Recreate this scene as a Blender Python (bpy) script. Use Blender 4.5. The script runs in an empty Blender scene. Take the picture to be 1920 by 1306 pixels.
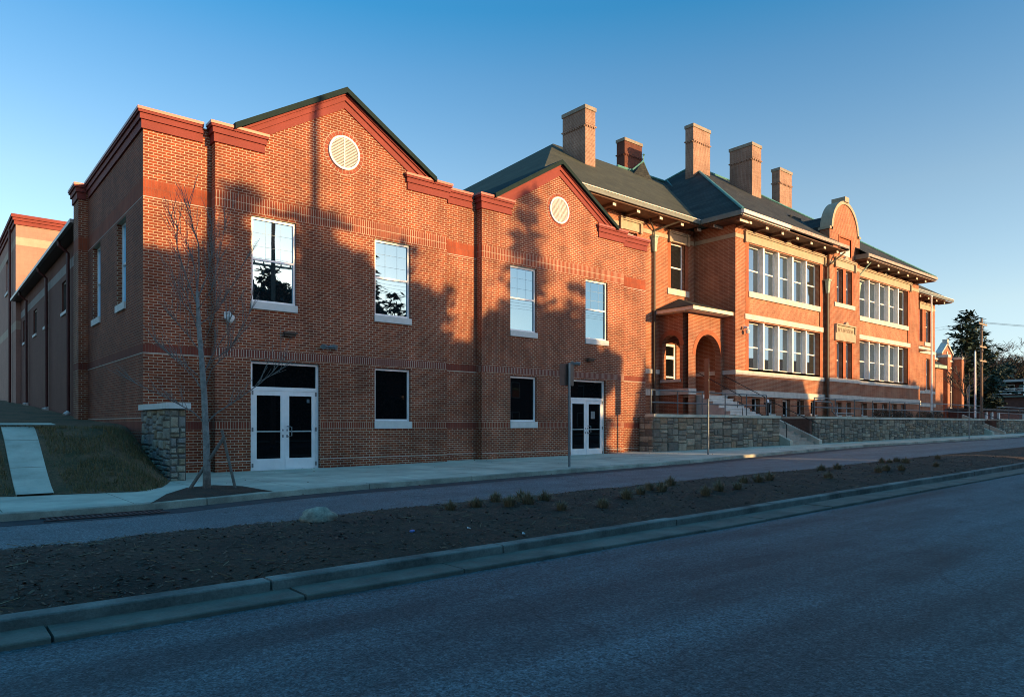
import bpy, math, random
from mathutils import Vector, Matrix, noise
R = math.radians
rnd = random.Random(11)
sc = bpy.context.scene
col = sc.collection

# ------------------------------------------------------------------ camera
CZ = 1.21                                   # eye height above the pavement
cd = bpy.data.cameras.new("camera"); cam = bpy.data.objects.new("camera", cd); col.objects.link(cam)
cam.location = (0, 0, CZ); cam.rotation_euler = (R(90), 0, R(-40.12))
cd.sensor_width = 36; cd.lens = 24.81; cd.shift_y = 0.0740; cd.clip_end = 3000; cd.clip_start = 0.05
sc.camera = cam
# ------------------------------------------------------------------ light
SUN_AZ, SUN_EL = 160.9, 9.2                 # degrees clockwise from +Y, and above the horizon
w = bpy.data.worlds.new("World"); sc.world = w; w.use_nodes = True
nt = w.node_tree; bg = nt.nodes["Background"]
sky = nt.nodes.new("ShaderNodeTexSky"); sky.sky_type = 'NISHITA'; sky.sun_disc = False
sky.sun_elevation = R(SUN_EL); sky.sun_rotation = R(SUN_AZ)
sky.altitude = 100; sky.air_density = 1.0; sky.dust_density = 0.8; sky.ozone_density = 6.0
# pale air towards the horizon, clear teal blue higher up: a tint of the sky by elevation
tcn = nt.nodes.new("ShaderNodeTexCoord"); sxn = nt.nodes.new("ShaderNodeSeparateXYZ"); nt.links.new(tcn.outputs["Generated"], sxn.inputs[0])
rmp = nt.nodes.new("ShaderNodeValToRGB"); nt.links.new(sxn.outputs[2], rmp.inputs[0])
SKY_TINT = [(0.0,(1.9,1.3,1.15)),(.07,(2.5,1.42,1.02)),(.146,(3.1,1.47,.87)),(.29,(2.68,1.36,.80)),(.44,(1.40,1.16,.82)),(.505,(.62,1.08,.84)),(.62,(.62,1.10,.88)),(1.0,(1.4,2.6,1.75))]
while len(rmp.color_ramp.elements) < len(SKY_TINT): rmp.color_ramp.elements.new(.5)
for e, (p_, c_) in zip(rmp.color_ramp.elements, SKY_TINT): e.position = p_; e.color = (*c_, 1)
mxn = nt.nodes.new("ShaderNodeMix"); mxn.data_type = 'RGBA'; mxn.blend_type = 'MULTIPLY'; mxn.inputs[0].default_value = 1
nt.links.new(sky.outputs[0], mxn.inputs[6]); nt.links.new(rmp.outputs[0], mxn.inputs[7])
nt.links.new(mxn.outputs[2], bg.inputs[0]); bg.inputs[1].default_value = 0.15
ld = bpy.data.lights.new("sun", 'SUN'); ld.energy = 3.65; ld.angle = R(0.5); ld.color = (1.0, 0.62, 0.27)
sun = bpy.data.objects.new("sun", ld); col.objects.link(sun)
SD = Vector((math.sin(R(SUN_AZ))*math.cos(R(SUN_EL)), math.cos(R(SUN_AZ))*math.cos(R(SUN_EL)), math.sin(R(SUN_EL))))
sun.rotation_euler = (-SD).to_track_quat('-Z', 'Y').to_euler(); sun.location = SD*80
sc.view_settings.view_transform = 'Standard'; sc.view_settings.look = 'None'
sc.view_settings.exposure = 1.3; sc.view_settings.gamma = 1.0
sc.cycles.filter_width = 1.0; sc.cycles.max_bounces = 6; sc.cycles.use_denoising = True

# ------------------------------------------------------------------ materials
def new_mat(name):
    m = bpy.data.materials.new(name); m.use_nodes = True
    return m, m.node_tree, m.node_tree.nodes["Principled BSDF"]
def N(t, kind, **kw):
    n = t.nodes.new(kind)
    for k, v in kw.items():
        if k.startswith("i_"):
            n.inputs[int(k[2:])].default_value = v
        else:
            setattr(n, k, v)
    return n
def math_(t, op, a, b=None):
    n = t.nodes.new("ShaderNodeMath"); n.operation = op
    for i, v in enumerate((a, b)):
        if v is None: continue
        if isinstance(v, (int, float)): n.inputs[i].default_value = v
        else: t.links.new(v, n.inputs[i])
    return n.outputs[0]
def mix_(t, fac, a, b, mode='MIX'):
    n = t.nodes.new("ShaderNodeMix"); n.data_type = 'RGBA'; n.blend_type = mode
    for s, v in ((n.inputs[0], fac), (n.inputs[6], a), (n.inputs[7], b)):
        if isinstance(v, (int, float)): s.default_value = v
        elif isinstance(v, tuple): s.default_value = (*v[:3], 1)
        else: t.links.new(v, s)
    return n.outputs[2]
def pos_(t):
    return t.nodes.new("ShaderNodeNewGeometry")
def noise_(t, vec, scale, detail=4, rough=.6):
    n = t.nodes.new("ShaderNodeTexNoise"); n.inputs["Scale"].default_value = scale
    n.inputs["Detail"].default_value = detail; n.inputs["Roughness"].default_value = rough
    if vec is not None: t.links.new(vec, n.inputs["Vector"])
    return n.outputs[0]
def ramp_(t, v, lo, hi, a=(0,0,0), b=(1,1,1)):
    n = t.nodes.new("ShaderNodeValToRGB"); e = n.color_ramp.elements
    e[0].position = lo; e[1].position = hi; e[0].color = (*a, 1); e[1].color = (*b, 1)
    t.links.new(v, n.inputs[0]); return n.outputs[0]
def scale_vec(t, vec, s):
    n = t.nodes.new("ShaderNodeMapping"); n.inputs["Scale"].default_value = s
    t.links.new(vec, n.inputs["Vector"]); return n.outputs[0]
def bump_(t, h, strength, dist, bs):
    b = t.nodes.new("ShaderNodeBump"); b.inputs["Strength"].default_value = strength; b.inputs["Distance"].default_value = dist
    t.links.new(h, b.inputs["Height"]); t.links.new(b.outputs[0], bs.inputs["Normal"])

def plain(name, c, rough=.7, var=.18, scale=2.5, bump=.0, bscale=60, metal=0, stretch=(1,1,1), spec=.4):
    m, t, bs = new_mat(name)
    p = scale_vec(t, pos_(t).outputs["Position"], stretch)
    n1 = noise_(t, p, scale, 6, .65)
    dark = tuple(x*(1-var*1.6) for x in c); light = tuple(min(1, x*(1+var)) for x in c)
    cc = ramp_(t, n1, .3, .72, dark, light)
    n2 = noise_(t, p, bscale, 3)
    cc = mix_(t, var*.8, cc, mix_(t, 1, cc, n2, 'OVERLAY'))
    t.links.new(cc, bs.inputs["Base Color"])
    bs.inputs["Roughness"].default_value = rough; bs.inputs["Metallic"].default_value = metal
    bs.inputs["Specular IOR Level"].default_value = spec
    if bump: bump_(t, n2, bump, .01, bs)
    return m

def wall_uv(t):
    g = pos_(t)
    s = N(t, "ShaderNodeSeparateXYZ"); t.links.new(g.outputs["Position"], s.inputs[0])
    sn = N(t, "ShaderNodeSeparateXYZ"); t.links.new(g.outputs["True Normal"], sn.inputs[0])
    k = math_(t, 'GREATER_THAN', math_(t, 'ABSOLUTE', sn.outputs[0]), .7)
    u = math_(t, 'ADD', math_(t, 'MULTIPLY', s.outputs[0], math_(t, 'SUBTRACT', 1.0, k)), math_(t, 'MULTIPLY', s.outputs[1], k))
    return g, u, s.outputs[2]
def brick(name, c1, c2, mort, bw=.203, rh=.0677, ms=.0065, soldier=None, stain=.3, bias=0.0, bstr=.5):
    m, t, bs = new_mat(name)
    g, u, z = wall_uv(t)
    cx = N(t, "ShaderNodeCombineXYZ")
    if soldier is not None:
        t.links.new(math_(t, 'SUBTRACT', z, soldier), cx.inputs[0]); t.links.new(u, cx.inputs[1])
    else:
        t.links.new(u, cx.inputs[0]); t.links.new(z, cx.inputs[1])
    b = N(t, "ShaderNodeTexBrick")
    b.offset = 0.0 if soldier is not None else .5; b.offset_frequency = 2; b.squash = 1
    t.links.new(cx.outputs[0], b.inputs["Vector"])
    b.inputs["Color1"].default_value = (*c1, 1); b.inputs["Color2"].default_value = (*c2, 1); b.inputs["Mortar"].default_value = (*mort, 1)
    b.inputs["Scale"].default_value = 1; b.inputs["Mortar Size"].default_value = ms; b.inputs["Mortar Smooth"].default_value = .15
    b.inputs["Bias"].default_value = bias; b.inputs["Brick Width"].default_value = bw; b.inputs["Row Height"].default_value = rh
    n1 = noise_(t, g.outputs["Position"], .9, 5, .6)
    st = scale_vec(t, g.outputs["Position"], (1, 1, .18))
    n2 = noise_(t, st, 2.2, 5, .65)
    v = ramp_(t, n1, .25, .75, (1-stain,)*3, (1+stain*.55,)*3)
    v2 = ramp_(t, n2, .3, .75, (1-stain*.7,)*3, (1+stain*.3,)*3)
    cc = mix_(t, 1, mix_(t, 1, b.outputs["Color"], v, 'MULTIPLY'), v2, 'MULTIPLY')
    n3 = noise_(t, g.outputs["Position"], 55, 2)
    cc = mix_(t, .35, cc, mix_(t, 1, cc, n3, 'OVERLAY'))
    t.links.new(cc, bs.inputs["Base Color"]); bs.inputs["Roughness"].default_value = .85
    bs.inputs["Specular IOR Level"].default_value = .25
    bump_(t, math_(t, 'SUBTRACT', 1.0, b.outputs["Fac"]), bstr, .006, bs)
    return m

M = {}
M['brick'] = brick("red_brick", (.31,.066,.023), (.19,.040,.018), (.56,.45,.32), ms=.0072, stain=.42)
M['soldier'] = brick("soldier_brick", (.28,.055,.024), (.20,.040,.020), (.52,.42,.31), bw=.203, rh=.0677, ms=.0065, soldier=.08)
M['soldier_up'] = brick("soldier_brick_upper", (.30,.060,.024), (.22,.044,.020), (.56,.46,.34), bw=.2075, rh=.0677, ms=.0075, soldier=6.70)
M['soldier_red'] = brick("soldier_brick_red_mortar", (.34,.080,.035), (.27,.06,.028), (.22,.10,.07), bw=.2075, rh=.0677, ms=.004, soldier=6.70, bstr=.25)
M['old_brick'] = brick("old_brick", (.36,.130,.065), (.27,.088,.046), (.48,.32,.21), bw=.63, rh=.072, ms=.009, stain=.3)
M['jamb_brick'] = brick("orange_jamb_brick", (.40,.13,.06), (.35,.105,.05), (.34,.13,.07), bw=.21, rh=.064, ms=.002, bstr=.15)
M['panel_brick'] = brick("patterned_brick", (.46,.19,.10), (.28,.085,.045), (.55,.38,.25), bw=.105, rh=.064, ms=.006)
M['chimney_brick'] = brick("chimney_brick", (.31,.18,.125), (.24,.13,.09), (.44,.36,.28), bw=.63, rh=.075, ms=.008)
M['dark_chimney'] = brick("dark_chimney_brick", (.16,.05,.03), (.11,.035,.025), (.16,.09,.06), bw=.21, rh=.07, ms=.006)
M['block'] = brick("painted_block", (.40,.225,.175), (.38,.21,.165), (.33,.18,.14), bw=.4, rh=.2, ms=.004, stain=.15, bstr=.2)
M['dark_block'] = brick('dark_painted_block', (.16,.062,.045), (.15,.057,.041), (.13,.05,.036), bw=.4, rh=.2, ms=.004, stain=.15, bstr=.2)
M['band_block'] = brick('grey_block_band', (.30,.27,.25), (.28,.25,.23), (.24,.21,.2), bw=.4, rh=.2, ms=.004, stain=.15, bstr=.2)
M['block_light'] = brick("light_block", (.50,.37,.28), (.48,.35,.26), (.42,.3,.23), bw=.4, rh=.2, ms=.004, stain=.15, bstr=.2)
M['cornice'] = plain("red_cornice", (.205,.043,.034), .7, .10, 1.5, spec=.2)
M['coping_metal'] = plain("coping_metal", (.27,.085,.065), .35, .06, 1.5, metal=.35)
M['green_roof'] = plain("green_metal_roof", (.016,.030,.030), .85, .1, 2, spec=.08)
M['slate'] = brick("slate_roof", (.052,.058,.052), (.030,.036,.035), (.016,.018,.018), bw=.32, rh=.14, ms=.012, stain=.45, bstr=.5)
M['olive_slate'] = brick("weathered_slate", (.072,.078,.052), (.056,.063,.044), (.040,.045,.032), bw=.32, rh=.14, ms=.010, stain=.30, bstr=.4)
M['copper'] = plain("green_copper", (.09,.26,.23), .55, .25, 6)
M['white_pipe'] = plain("white_paint", (.78,.78,.76), .45, .08, 3)
M['alu'] = plain("white_aluminium", (.84,.86,.86), .35, .06, 3, metal=.1)
M['wood_white'] = plain("white_window_paint", (.82,.81,.78), .5, .08, 4)
M['mullion'] = plain("grey_mullion_paint", (.60,.56,.52), .5, .1, 4)
M['stone_trim'] = plain("limestone_trim", (.54,.52,.46), .8, .14, 3, .15)
M['cream_stone'] = plain("cream_stone", (.37,.31,.22), .8, .14, 3, .15)
M['cast_sill'] = plain("cast_stone_sill", (.66,.66,.62), .7, .08, 4)
M['soffit'] = plain("brown_soffit", (.13,.065,.04), .7, .2, 3)
M['tail'] = plain("rafter_tail_paint", (.70,.60,.48), .6, .1, 8)
M['fascia'] = plain("grey_fascia", (.13,.15,.13), .5, .15, 3)
M['fascia_white'] = plain("pale_gutter_paint", (.60,.56,.50), .5, .12, 5)
M['dark_pipe'] = plain("dark_bronze_pipe", (.055,.045,.035), .5, .15, 4)
M['red_pipe'] = plain("dark_red_pipe", (.085,.022,.02), .5, .1, 4)
M['verdigris'] = plain("verdigris", (.28,.42,.34), .6, .2, 8)
M['concrete'] = plain("pavement_concrete", (.48,.49,.40), .88, .24, .9, .2, 80)
M['kerb'] = plain("kerb_concrete", (.42,.41,.33), .88, .42, .8, .3, 60)
M['old_kerb'] = plain("weathered_kerb", (.185,.18,.16), .9, .5, 1.3, .5, 50)
M['stucco'] = plain("step_stone", (.56,.55,.50), .85, .15, 3)
M['tan_step'] = plain("tan_concrete", (.36,.32,.26), .88, .2, 2)
M['black_metal'] = plain("black_iron", (.012,.012,.013), .5, .1, 6)
M['rail'] = plain("grey_rail_paint", (.10,.12,.13), .4, .1, 5)
M['steel'] = plain("galvanised_steel", (.22,.25,.26), .45, .1, 8, metal=.6)
M['sign_back'] = plain("bare_aluminium", (.55,.50,.47), .42, .05, 8, metal=.9)
M['wood'] = plain("grey_wood", (.17,.15,.13), .85, .25, 5, .2, stretch=(4,4,1))
M['pole_wood'] = plain("pole_wood", (.19,.13,.09), .85, .25, 5, .2, stretch=(4,4,.4))
M['bark'] = plain("young_bark", (.27,.255,.235), .9, .3, 12, .3)
M['dark_bark'] = plain("dark_bark", (.07,.052,.04), .9, .3, 6, .3)
M['twig'] = plain("twig", (.17,.15,.135), .9, .2, 6)
M['grey_twig'] = plain('distant_twig', (.06,.052,.048), .9, .2, 6)
M['brown_twig'] = plain("brown_twig", (.055,.036,.025), .9, .25, 3)
M['boulder'] = plain("boulder_stone", (.34,.295,.23), .9, .45, 9, .8, 35)
M['camera_white'] = plain("camera_white", (.70,.70,.68), .4, .05, 3)
M['house_brick'] = plain("dull_house_brick", (.12,.05,.04), .85, .2, 2)
M['siding'] = plain("house_siding", (.10,.06,.045), .8, .1, 1)
M['siding_pale'] = plain('pale_roof_edge', (.45,.44,.43), .8, .1, 1)
M['shingle'] = plain("grey_shingle", (.09,.085,.08), .85, .25, 2)
M['paper'] = plain("white_paper", (.7,.7,.7), .8, .05, 5)
M['blue_plastic'] = plain("blue_plastic", (.02,.18,.5), .4, .05, 5)

def glass(name, refl=.55, dark=(.012,.014,.016), tint=(.86,.95,1.0)):
    m, t, bs = new_mat(name)
    bs.inputs["Base Color"].default_value = (*dark, 1); bs.inputs["Roughness"].default_value = .6
    bs.inputs['Specular IOR Level'].default_value = 0
    gl = N(t, "ShaderNodeBsdfGlossy"); gl.inputs["Color"].default_value = (*tint, 1); gl.inputs["Roughness"].default_value = .012
    fr = N(t, "ShaderNodeFresnel"); fr.inputs["IOR"].default_value = 1.5
    f = math_(t, 'MAXIMUM', math_(t, 'MINIMUM', math_(t, 'ADD', math_(t, 'MULTIPLY', fr.outputs[0], 1.0), refl), 1.0), .02)
    mx = N(t, "ShaderNodeMixShader"); t.links.new(f, mx.inputs[0]); t.links.new(bs.outputs[0], mx.inputs[1]); t.links.new(gl.outputs[0], mx.inputs[2])
    t.links.new(mx.outputs[0], t.nodes["Material Output"].inputs[0])
    n = noise_(t, pos_(t).outputs["Position"], 1.3, 1)
    b = N(t, "ShaderNodeBump"); b.inputs["Strength"].default_value = .025; b.inputs["Distance"].default_value = .02
    t.links.new(n, b.inputs["Height"]); t.links.new(b.outputs[0], gl.inputs["Normal"])
    return m
M['glass'] = glass("coated_window_glass", .30, tint=(.38,.74,.97))
M['dark_glass'] = glass("dark_door_glass", -.02, (.004,.005,.006))
M['old_glass'] = glass("old_window_glass", .30, (.03,.032,.03), (.64,.86,1.0))
M['dim_glass'] = glass("dim_window_glass", .1)

def asphalt(name, base, tint, lanes):
    m, t, bs = new_mat(name)
    p = pos_(t).outputs["Position"]
    n1 = noise_(t, scale_vec(t, p, (.12, 1, 1)), 1.0, 5, .6)
    n2 = noise_(t, p, 1.6, 5, .65)
    vo = N(t, "ShaderNodeTexVoronoi"); vo.inputs["Scale"].default_value = 95; t.links.new(p, vo.inputs["Vector"])
    c = ramp_(t, n1, .32, .7, tuple(x*(1-lanes) for x in base), tuple(x*(1+lanes*.8) for x in base))
    c = mix_(t, .5, c, mix_(t, 1, c, ramp_(t, n2, .3, .75, (.45,)*3, (1.25,)*3), 'MULTIPLY'))
    sp = ramp_(t, vo.outputs["Color"], .1, .95, (.28,)*3, (2.5,)*3)
    c = mix_(t, .75, c, mix_(t, 1, c, sp, 'MULTIPLY'))
    n4 = noise_(t, p, 34, 3, .75); c = mix_(t, 1, c, ramp_(t, n4, .33, .68, (.45,)*3, (1.75,)*3), 'MULTIPLY')
    c = mix_(t, 1, c, tint, 'MULTIPLY')
    # thin wandering cracks
    cr = N(t, "ShaderNodeTexVoronoi"); cr.feature = 'DISTANCE_TO_EDGE'; cr.inputs["Scale"].default_value = .28
    wob = N(t, "ShaderNodeVectorMath"); wob.operation = 'ADD'
    nn = N(t, "ShaderNodeTexNoise"); nn.inputs["Scale"].default_value = 1.5; nn.inputs["Detail"].default_value = 6
    t.links.new(p, nn.inputs["Vector"]); t.links.new(p, wob.inputs[0]); t.links.new(nn.outputs["Color"], wob.inputs[1])
    t.links.new(wob.outputs[0], cr.inputs["Vector"])
    ck = ramp_(t, cr.outputs[0], .0, .007, (.45,)*3, (1,)*3)
    c = mix_(t, .8, c, mix_(t, 1, c, ck, 'MULTIPLY'))
    t.links.new(c, bs.inputs["Base Color"]); bs.inputs["Roughness"].default_value = .72; bs.inputs["Specular IOR Level"].default_value = .45
    bump_(t, vo.outputs["Distance"], .5, .006, bs)
    return m
M['asphalt'] = asphalt("main_road_asphalt", (.045,.067,.075), (1,1,1), .75)
M['lane'] = asphalt("side_lane_asphalt", (.092,.104,.110), (1,1,1), .22)

def soil_mat():
    m, t, bs = new_mat("mulch_soil")
    p = pos_(t).outputs["Position"]
    n1 = noise_(t, p, 1.3, 6, .7); n2 = noise_(t, scale_vec(t, p, (1, 1.6, 1)), 28, 5, .7)
    c = ramp_(t, n1, .35, .75, (.028,.016,.009), (.085,.048,.026))
    c = mix_(t, 1, c, ramp_(t, n2, .3, .75, (.22,)*3, (1.9,)*3), 'MULTIPLY')
    t.links.new(c, bs.inputs["Base Color"]); bs.inputs["Roughness"].default_value = .95
    bump_(t, n2, 1, .03, bs)
    return m
M['soil'] = soil_mat()

def bank_mat():
    m, t, bs = new_mat("grass_bank")
    p = pos_(t).outputs["Position"]
    n1 = noise_(t, p, .9, 6, .7); n2 = noise_(t, p, 30, 4, .7)
    c = ramp_(t, n1, .42, .62, (.15,.085,.04), (.045,.046,.015))
    c = mix_(t, 1, c, ramp_(t, n2, .3, .75, (.4,)*3, (1.6,)*3), 'MULTIPLY')
    t.links.new(c, bs.inputs["Base Color"]); bs.inputs["Roughness"].default_value = .95
    bump_(t, n2, 1, .03, bs)
    return m
M['bank'] = bank_mat()
def leaf_mat(name, a, b):
    m, t, bs = new_mat(name)
    g = pos_(t)
    c = ramp_(t, g.outputs["Random Per Island"], 0, 1, a, b)
    t.links.new(c, bs.inputs["Base Color"]); bs.inputs["Roughness"].default_value = .7
    return m
M['grass'] = leaf_mat("grass_blade", (.06,.062,.018), (.17,.12,.05))
M['chip'] = leaf_mat('bark_chip', (.022,.013,.007), (.12,.068,.036))
M['dry_grass'] = leaf_mat("dry_tuft", (.15,.10,.05), (.32,.22,.12))
M['conifer'] = leaf_mat("conifer_needles", (.012,.028,.018), (.035,.065,.035))
M['evergreen'] = leaf_mat("evergreen_leaf", (.016,.028,.014), (.045,.06,.028))
M['shrub'] = leaf_mat("shrub_leaf", (.015,.018,.008), (.07,.04,.02))
def stone_mat(name, cols, dark=1.0):
    m, t, bs = new_mat(name)
    g = pos_(t)
    n = t.nodes.new("ShaderNodeValToRGB"); e = n.color_ramp.elements; n.color_ramp.interpolation = 'CONSTANT'
    while len(e) < len(cols): e.new(.5)
    for i, c in enumerate(cols): e[i].position = i/len(cols); e[i].color = (*[x*dark for x in c], 1)
    t.links.new(g.outputs["Random Per Island"], n.inputs[0])
    n1 = noise_(t, g.outputs["Position"], 5, 6, .7); n2 = noise_(t, g.outputs["Position"], 40, 4, .7)
    c = mix_(t, 1, n.outputs[0], ramp_(t, n1, .3, .75, (.6,)*3, (1.3,)*3), 'MULTIPLY')
    c = mix_(t, .6, c, mix_(t, 1, c, n2, 'OVERLAY'))
    t.links.new(c, bs.inputs["Base Color"]); bs.inputs["Roughness"].default_value = .9
    bump_(t, n1, .8, .03, bs)
    return m
M['stone'] = stone_mat("wall_stone", [(.22,.19,.14),(.28,.25,.18),(.165,.15,.115),(.25,.19,.12),(.20,.185,.145),(.32,.285,.21),(.17,.14,.10),(.125,.12,.10)])
M['pier_stone'] = stone_mat("pier_stone", [(.26,.24,.19),(.33,.29,.21),(.22,.21,.19),(.36,.32,.25),(.28,.22,.14)])
M['mortar'] = plain("stone_mortar", (.10,.095,.085), .95, .2, 6)

# ------------------------------------------------------------------ mesh helpers
class MB:
    def __init__(s): s.v = []; s.f = []
    def add(s, vs, fs):
        o = len(s.v); s.v += [tuple(p) for p in vs]; s.f += [tuple(i+o for i in f) for f in fs]
    def box(s, x0, x1, y0, y1, z0, z1):
        s.add([(x0,y0,z0),(x1,y0,z0),(x1,y1,z0),(x0,y1,z0),(x0,y0,z1),(x1,y0,z1),(x1,y1,z1),(x0,y1,z1)],
              [(0,3,2,1),(4,5,6,7),(0,1,5,4),(1,2,6,5),(2,3,7,6),(3,0,4,7)])
    def quad(s, a, b, c, d): s.add([a,b,c,d], [(0,1,2,3)])
    def tri(s, a, b, c): s.add([a,b,c], [(0,1,2)])
    def prism(s, poly, vec):
        n = len(poly); v = Vector(vec)
        s.add([*poly, *[tuple(Vector(p)+v) for p in poly]],
              [tuple(range(n-1,-1,-1)), tuple(range(n,2*n))]+[(i,(i+1)%n,(i+1)%n+n,i+n) for i in range(n)])
    def tube(s, pts, r, n=6, cap=True):
        pts = [Vector(p) for p in pts]; rs = r if isinstance(r, (list,tuple)) else [r]*len(pts)
        rings = []
        for i, p in enumerate(pts):
            d = (pts[min(i+1,len(pts)-1)]-pts[max(i-1,0)])
            if d.length < 1e-6: d = Vector((0,0,1))
            d.normalize()
            a = d.cross(Vector((0,0,1)) if abs(d.z) < .9 else Vector((1,0,0))).normalized(); b = d.cross(a)
            rings.append([p+(a*math.cos(2*math.pi*k/n)+b*math.sin(2*math.pi*k/n))*rs[i] for k in range(n)])
        fs = []
        for i in range(len(pts)-1):
            for k in range(n): fs.append((i*n+k, i*n+(k+1)%n, (i+1)*n+(k+1)%n, (i+1)*n+k))
        if cap: fs += [tuple(range(n-1,-1,-1)), tuple((len(pts)-1)*n+k for k in range(n))]
        s.add([q for rg in rings for q in rg], fs)
    def build(s, name, mat, parent=None, smooth=False, local=False, origin=None):
        me = bpy.data.meshes.new(name)
        off = Vector((0,0,0))
        if parent is None and origin is not None and not local: off = Vector(origin)
        me.from_pydata([tuple(Vector(p)-off) for p in s.v], [], s.f); me.update()
        if smooth: me.polygons.foreach_set("use_smooth", [True]*len(me.polygons))
        me.materials.append(mat)
        o = bpy.data.objects.new(name, me); col.objects.link(o)
        if parent is not None:
            o.parent = parent
            if not local: o.location = -wloc(parent)
        elif origin is not None: o.location = origin
        return o
def build_parts(mb, name, mat, parent, tol=.03):
    # pieces that do not touch become parts of their own
    n = len(mb.v); par = list(range(n))
    def find(a):
        while par[a] != a: par[a] = par[par[a]]; a = par[a]
        return a
    for f in mb.f:
        for k in f[1:]: par[find(f[0])] = find(k)
    isl = {}
    for i, p in enumerate(mb.v):
        b = isl.setdefault(find(i), [1e9]*3+[-1e9]*3)
        for k in range(3): b[k] = min(b[k], p[k]); b[k+3] = max(b[k+3], p[k])
    keys = list(isl); cl = {k: k for k in keys}
    def cf_(a):
        while cl[a] != a: a = cl[a]
        return a
    for i, a in enumerate(keys):
        A = isl[a]
        for b in keys[:i]:
            B = isl[b]
            if all(A[k]-tol <= B[k+3] and B[k]-tol <= A[k+3] for k in range(3)): cl[cf_(a)] = cf_(b)
    grp_ = {}
    for f in mb.f: grp_.setdefault(cf_(find(f[0])), []).append(f)
    out = []
    for fs in grp_.values():
        idx = {}; m = MB()
        for f in fs: m.f.append(tuple(idx.setdefault(k, len(idx)) for k in f))
        m.v = [mb.v[k] for k in idx]; out.append(m.build(name, mat, parent))
    return out
def wloc(o):
    v = Vector((0,0,0))
    while o is not None: v += Vector(o.location); o = o.parent
    return v
def thing(name, label, cat, loc=(0,0,0), group=None):
    o = bpy.data.objects.new(name, None); o.empty_display_size = .3; col.objects.link(o); o.location = loc
    return tag(o, label, cat, group)
def tag(o, label, cat, group=None):
    o["label"] = label; o["category"] = cat
    if group: o["group"] = group
    return o
def struct(o, kind="structure", label=None):
    o["kind"] = kind
    return o
def copy_thing(src, loc, rz=0, scale=1, label=None):
    c = src.copy(); col.objects.link(c); c.location = loc; c.rotation_euler = (0,0,rz); c.scale = (scale,)*3
    if label: c["label"] = label
    for ch in src.children:
        d = ch.copy(); col.objects.link(d); d.parent = c
        for g in ch.children:
            e = g.copy(); col.objects.link(e); e.parent = d
    return c

# a wall runs along X ('x', facing -Y) or along Y ('y', facing -X); b is the depth behind its face
def P(ax, pl, a, b, z): return (a, pl+b, z) if ax == 'x' else (pl+b, a, z)
def abox(mb, ax, pl, a0, a1, b0, b1, z0, z1):
    if ax == 'x': mb.box(a0, a1, pl+b0, pl+b1, z0, z1)
    else: mb.box(pl+b0, pl+b1, a0, a1, z0, z1)
def wall_cells(mb, ax, pl, a0, a1, z0, z1, ops, depth):
    xs = sorted({a0, a1, *[v for o in ops for v in o[:2]]}); zs = sorted({z0, z1, *[v for o in ops for v in o[2:]]})
    xs = [v for v in xs if a0 <= v <= a1]; zs = [v for v in zs if z0 <= v <= z1]
    for i in range(len(xs)-1):
        for j in range(len(zs)-1):
            cx, cz = (xs[i]+xs[i+1])/2, (zs[j]+zs[j+1])/2
            if any(o[0] < cx < o[1] and o[2] < cz < o[3] for o in ops): continue
            mb.quad(P(ax,pl,xs[i],0,zs[j]), P(ax,pl,xs[i+1],0,zs[j]), P(ax,pl,xs[i+1],0,zs[j+1]), P(ax,pl,xs[i],0,zs[j+1]))
    for o in ops:
        l, r, b, t = o
        for q in (((l,b),(l,t)), ((r,b),(r,t)), ((l,t),(r,t)), ((l,b),(r,b))):
            (p0, q0), (p1, q1) = q
            mb.quad(P(ax,pl,p0,0,q0), P(ax,pl,p1,0,q1), P(ax,pl,p1,depth,q1), P(ax,pl,p0,depth,q0))
def window(parent, ax, pl, a0, a1, z0, z1, setback, fw, rails, fmat, gmat, sill=None, smat=None, fd=.07, shade=None):
    f = MB(); s = setback; e = .004
    a0 += e; a1 -= e; z0 += e; z1 -= e
    abox(f, ax, pl, a0, a0+fw, s, s+fd, z0, z1); abox(f, ax, pl, a1-fw, a1, s, s+fd, z0, z1)
    abox(f, ax, pl, a0+fw, a1-fw, s, s+fd, z0, z0+fw); abox(f, ax, pl, a0+fw, a1-fw, s, s+fd, z1-fw, z1)
    for r in rails: abox(f, ax, pl, a0+fw, a1-fw, s+.004, s+fd, r-fw*.45, r+fw*.45)
    fo = f.build("window", fmat, parent)
    p = MB(); b = s+fd*.6
    p.quad(P(ax,pl,a0+fw*.5,b,z0+fw*.5), P(ax,pl,a1-fw*.5,b,z0+fw*.5), P(ax,pl,a1-fw*.5,b,z1-fw*.5), P(ax,pl,a0+fw*.5,b,z1-fw*.5))
    p.build("pane", gmat, fo)
    if sill:
        g = MB(); abox(g, ax, pl, a0-sill[2], a1+sill[2], -sill[1], s+.02, z0-sill[0], z0-.005)
        g.build("sill", smat, fo)
    return fo

def rise(x): return max(0.0, .0075*(x-8)) if x < 140 else .99
def lerp_line(pts, x):
    if x <= pts[0][0]: return pts[0][1]
    for (x0,y0),(x1,y1) in zip(pts, pts[1:]):
        if x <= x1: return y0+(y1-y0)*(x-x0)/(x1-x0)
    return pts[-1][1]
def ray(px):
    u = (px-960)/1323; return .6444+.7647*u, .7647-.6444*u
def ground_pt(px, py, dz=0.0):              # point of the sloping street seen at a given direction
    dx, dy = ray(px); z = dz
    for _ in range(12):
        t = (CZ-z)*1323/(py-795); z = dz+rise(t*dx)
    return Vector((t*dx, t*dy, z))

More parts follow.
